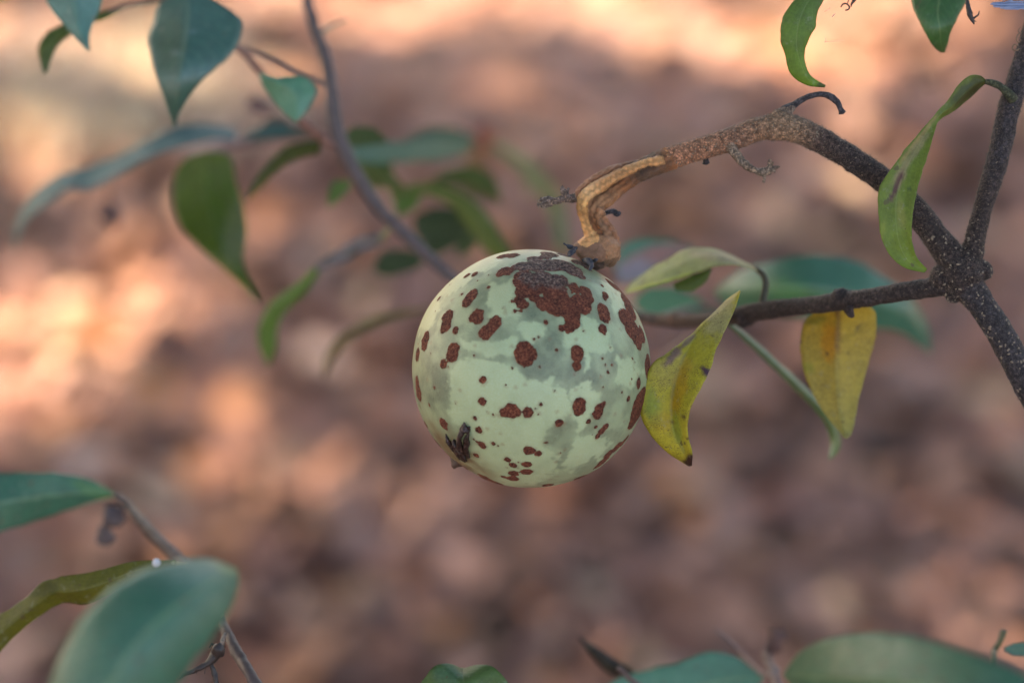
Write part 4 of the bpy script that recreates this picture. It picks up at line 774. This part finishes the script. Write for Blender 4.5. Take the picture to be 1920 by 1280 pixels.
# -------- lower-right sprig
lr = thing('lower_right_sprig', 'sprig of broad green leaves along the bottom edge at right', 'sprig')
rod(lr, [(1450, 1185, .12, 4), (1444, 1205, .12, 9), (1438, 1228, .12, 9), (1450, 1262, .1, 10), (1462, 1300, .09, 10), (1480, 1420, .07, 10), (1500, 1600, .06, 11), ('w', .1, .08, .7, .004), ('w', .1, .1, .3, .005), ('w', .1, .1, -.02, .006)], (.13, .08, .07), 'stem', rough=.003)
blade(lr, [(1470, 1262), (1500, 1222), (1553, 1196), (1633, 1184), (1709, 1191), (1777, 1209), (1844, 1231), (1920, 1264), (1990, 1310), (2040, 1350)], [(1472, 1270), (1510, 1310), (1570, 1350), (1640, 1370), (1710, 1375), (1780, 1375), (1850, 1372), (1930, 1366), (2000, 1360), (2040, 1354)],
      [-.10, -.14, -.16, -.16], (.050, .145, .08), fold=.15, mat=M_WAXY, label='large blurred dark green leaf along the bottom right edge')
blade(lr, [(1430, 1268), (1382, 1232), (1329, 1220), (1275, 1240), (1217, 1254), (1150, 1276), (1090, 1330)], [(1430, 1275), (1390, 1310), (1330, 1340), (1270, 1350), (1210, 1352), (1150, 1350), (1092, 1334)], .11, (.10, .24, .16), mat=M_WAXY, label='blurred teal leaf at the bottom, left of the largest one')
strip(lr, [(1086, 1194), (1105, 1212), (1128, 1232), (1155, 1252), (1190, 1258)], [1, 7, 13, 15, 2], .12, (.04, .028, .022), label='dark withered leaf tip rising at the bottom edge', fold=.3)
rod(lr, [(1160, 1252, .07, 5), (1200, 1285, .075, 5), (1300, 1340, .08, 5), (1440, 1350, .08, 6), (1475, 1400, .07, 6)], (.08, .05, .045), 'petiole')
rod(lr, [(1340, 1178, .12, 2), (1360, 1195, .12, 4), (1385, 1220, .12, 5), (1420, 1255, .11, 5), (1452, 1275, .1, 5)], (.2, .12, .10), 'side_shoot')
V, Fc = merge([blob_data(at(1452, 1200, .12), .0032, 3, .9, (.9, 1, 1.7), 9), blob_data(at(1468, 1190, .12), .0018, 3, .9, (.9, 1, 1.2), 2)]); make_obj('dried_bud', V, Fc, flat('dried_bud_brown', (.12, .065, .055), .8), lr)
rod(lr, [(1882, 1182, .06, 6), (1877, 1198, .06, 7), (1866, 1218, .06, 6), (1862, 1240, .05, 6), (1850, 1330, .04, 6), (1700, 1420, .05, 7), (1482, 1440, .07, 8)], (.08, .075, .03), 'side_shoot', rough=.001)
blade(lr, [(1884, 1212), (1905, 1205), (1950, 1203)], [(1884, 1220), (1905, 1227), (1950, 1228)], .06, (.12, .22, .15), mat=M_WAXY, label='narrow teal leaf at the right edge above the largest leaf')
blade(lr, [(866, 1253), (845, 1244), (820, 1246), (800, 1264), (788, 1290), (790, 1340), (820, 1400), (874, 1450)], [(868, 1253), (895, 1246), (922, 1248), (943, 1266), (958, 1292), (955, 1345), (925, 1400), (876, 1450)], [.01, .0, .0, -.01], (.085, .16, .045), fold=.15,
      label='notched green leaf base just rising at the bottom edge below the fruit', mid=[(867, 1253), (868, 1262), (869, 1275), (870, 1290), (871, 1310), (872, 1350), (874, 1400), (875, 1450)], blots=[(835, 1270, 25, 30, 0, (.06, .15, .10), .6)])
rod(lr, [(866, 1254, .01, 4), (890, 1290, .03, 4), (1000, 1400, .05, 5), (1250, 1480, .06, 6), (1490, 1520, .065, 8)], OL, 'petiole')
set_base(lr, (.1, .1, 0))

# -------- debris hanging in spider silk at the top
def bits(name, label, cat, paths, mat, jit=.0005):
    V1 = []
    for p in paths:
        V, Fc, _ = px_tube(p, seg=8, step=.0004); V = V+(np.stack([fbm(V, 1200, s, 2) for s in (1, 2, 3)], -1)-.5)*jit; V1.append((V, Fc))
    V, Fc = merge(V1); c = V.mean(0); o = make_obj(name, V-c, Fc, mat); o.location = c; o['label'] = label; o['category'] = cat; return o
bits('dried_seed_husk', 'thin black pointed husk with a hooked side spike hanging right of the broad top leaf', 'husk', [[(1808, -30, 0, 2), (1813, 0, 0, 3), (1816, 15, 0, 5), (1819, 28, 0, 5.5), (1823, 38, 0, 4), (1827, 46, 0, 1)], [(1823, 36, 0, 2.2), (1830, 32, 0, 1.8), (1834, 27, 0, 1.6), (1836, 21, 0, .8)], [(1824, 36, 0, 1.5), (1831, 41, 0, .7)]], M_DARK)
bits('curled_black_tendril', 'tiny curled black tendril hanging at the top edge right of the sickle-tipped leaf', 'tendril', [[(1577, 14, 0, 1.3), (1581, 8, 0, 1.5), (1588, 8, 0, 1.6), (1593, 13, 0, 1.6), (1591, 18, 0, 1.5), (1585, 20, 0, 1.2)], [(1606, -12, 0, 3), (1602, 0, 0, 3.4), (1597, 8, 0, 2), (1596, 13, 0, 1)], [(1589, 9, 0, 1), (1592, 0, 0, 1), (1600, -4, 0, 1)]], M_DARK, .0003)
bits('frayed_fibre_bundle', 'frayed blue-grey fibre splinters sticking in from the right edge at the top', 'splinters', [[(1857, 8, -.004, 2), (1875, 9, -.004, 3.5), (1900, 9, -.004, 3.5), (1940, 8, 0, 3.5), (1950, 15, .006, 4)], [(1862, 12, -.005, 1), (1885, 14, -.005, 2.5), (1910, 14, -.004, 2.5), (1945, 13, 0, 3)], [(1876, 16, -.005, 1), (1898, 17, -.005, 2), (1920, 16, -.004, 2), (1948, 18, 0, 3)], [(1860, 6, -.003, 1), (1895, 4, -.004, 1.6), (1930, 4, -.003, 2), (1948, 12, 0, 3)], [(1884, 0, -.004, 3), (1878, -6, -.004, 3), (1900, 4, -.004, 1.5)]], M_BLUEGREY)
bits('bark_curls', 'thin loose curls of bark sticking out left of the upper right branch', 'bark curls', [[(1915, 62, -.002, 1), (1908, 66, -.003, 1.2), (1906, 76, -.003, 1.2), (1911, 80, -.003, 1), (1914, 74, -.003, 1)], [(1909, 86, -.003, 1.2), (1901, 84, -.003, 1.3), (1898, 92, -.003, 1.6), (1906, 95, -.003, 1.6), (1911, 92, -.001, 1)], [(1914, 64, -.002, 1), (1909, 58, -.002, 1), (1913, 52, -.002, .6)]], flat('bark_curl', (.16, .10, .06), .6), .0003)
bits('spider_silk', 'faint stray threads of spider silk hanging beside the sickle-tipped leaf', 'silk', [[(1545, 79, 0, .28), (1558, 78, 0, .28), (1570, 77, 0, .28), (1582, 75, 0, .2)], [(1546, 22, 0, .3), (1552, 19, 0, .35), (1558, 14, 0, .3)], [(1560, 32, 0, .8), (1563, 29, 0, 1.0), (1566, 26, 0, .4)], [(1546, 70, 0, .25), (1549, 76, 0, .5), (1546, 80, 0, .25)]], M_SILK, .0001)
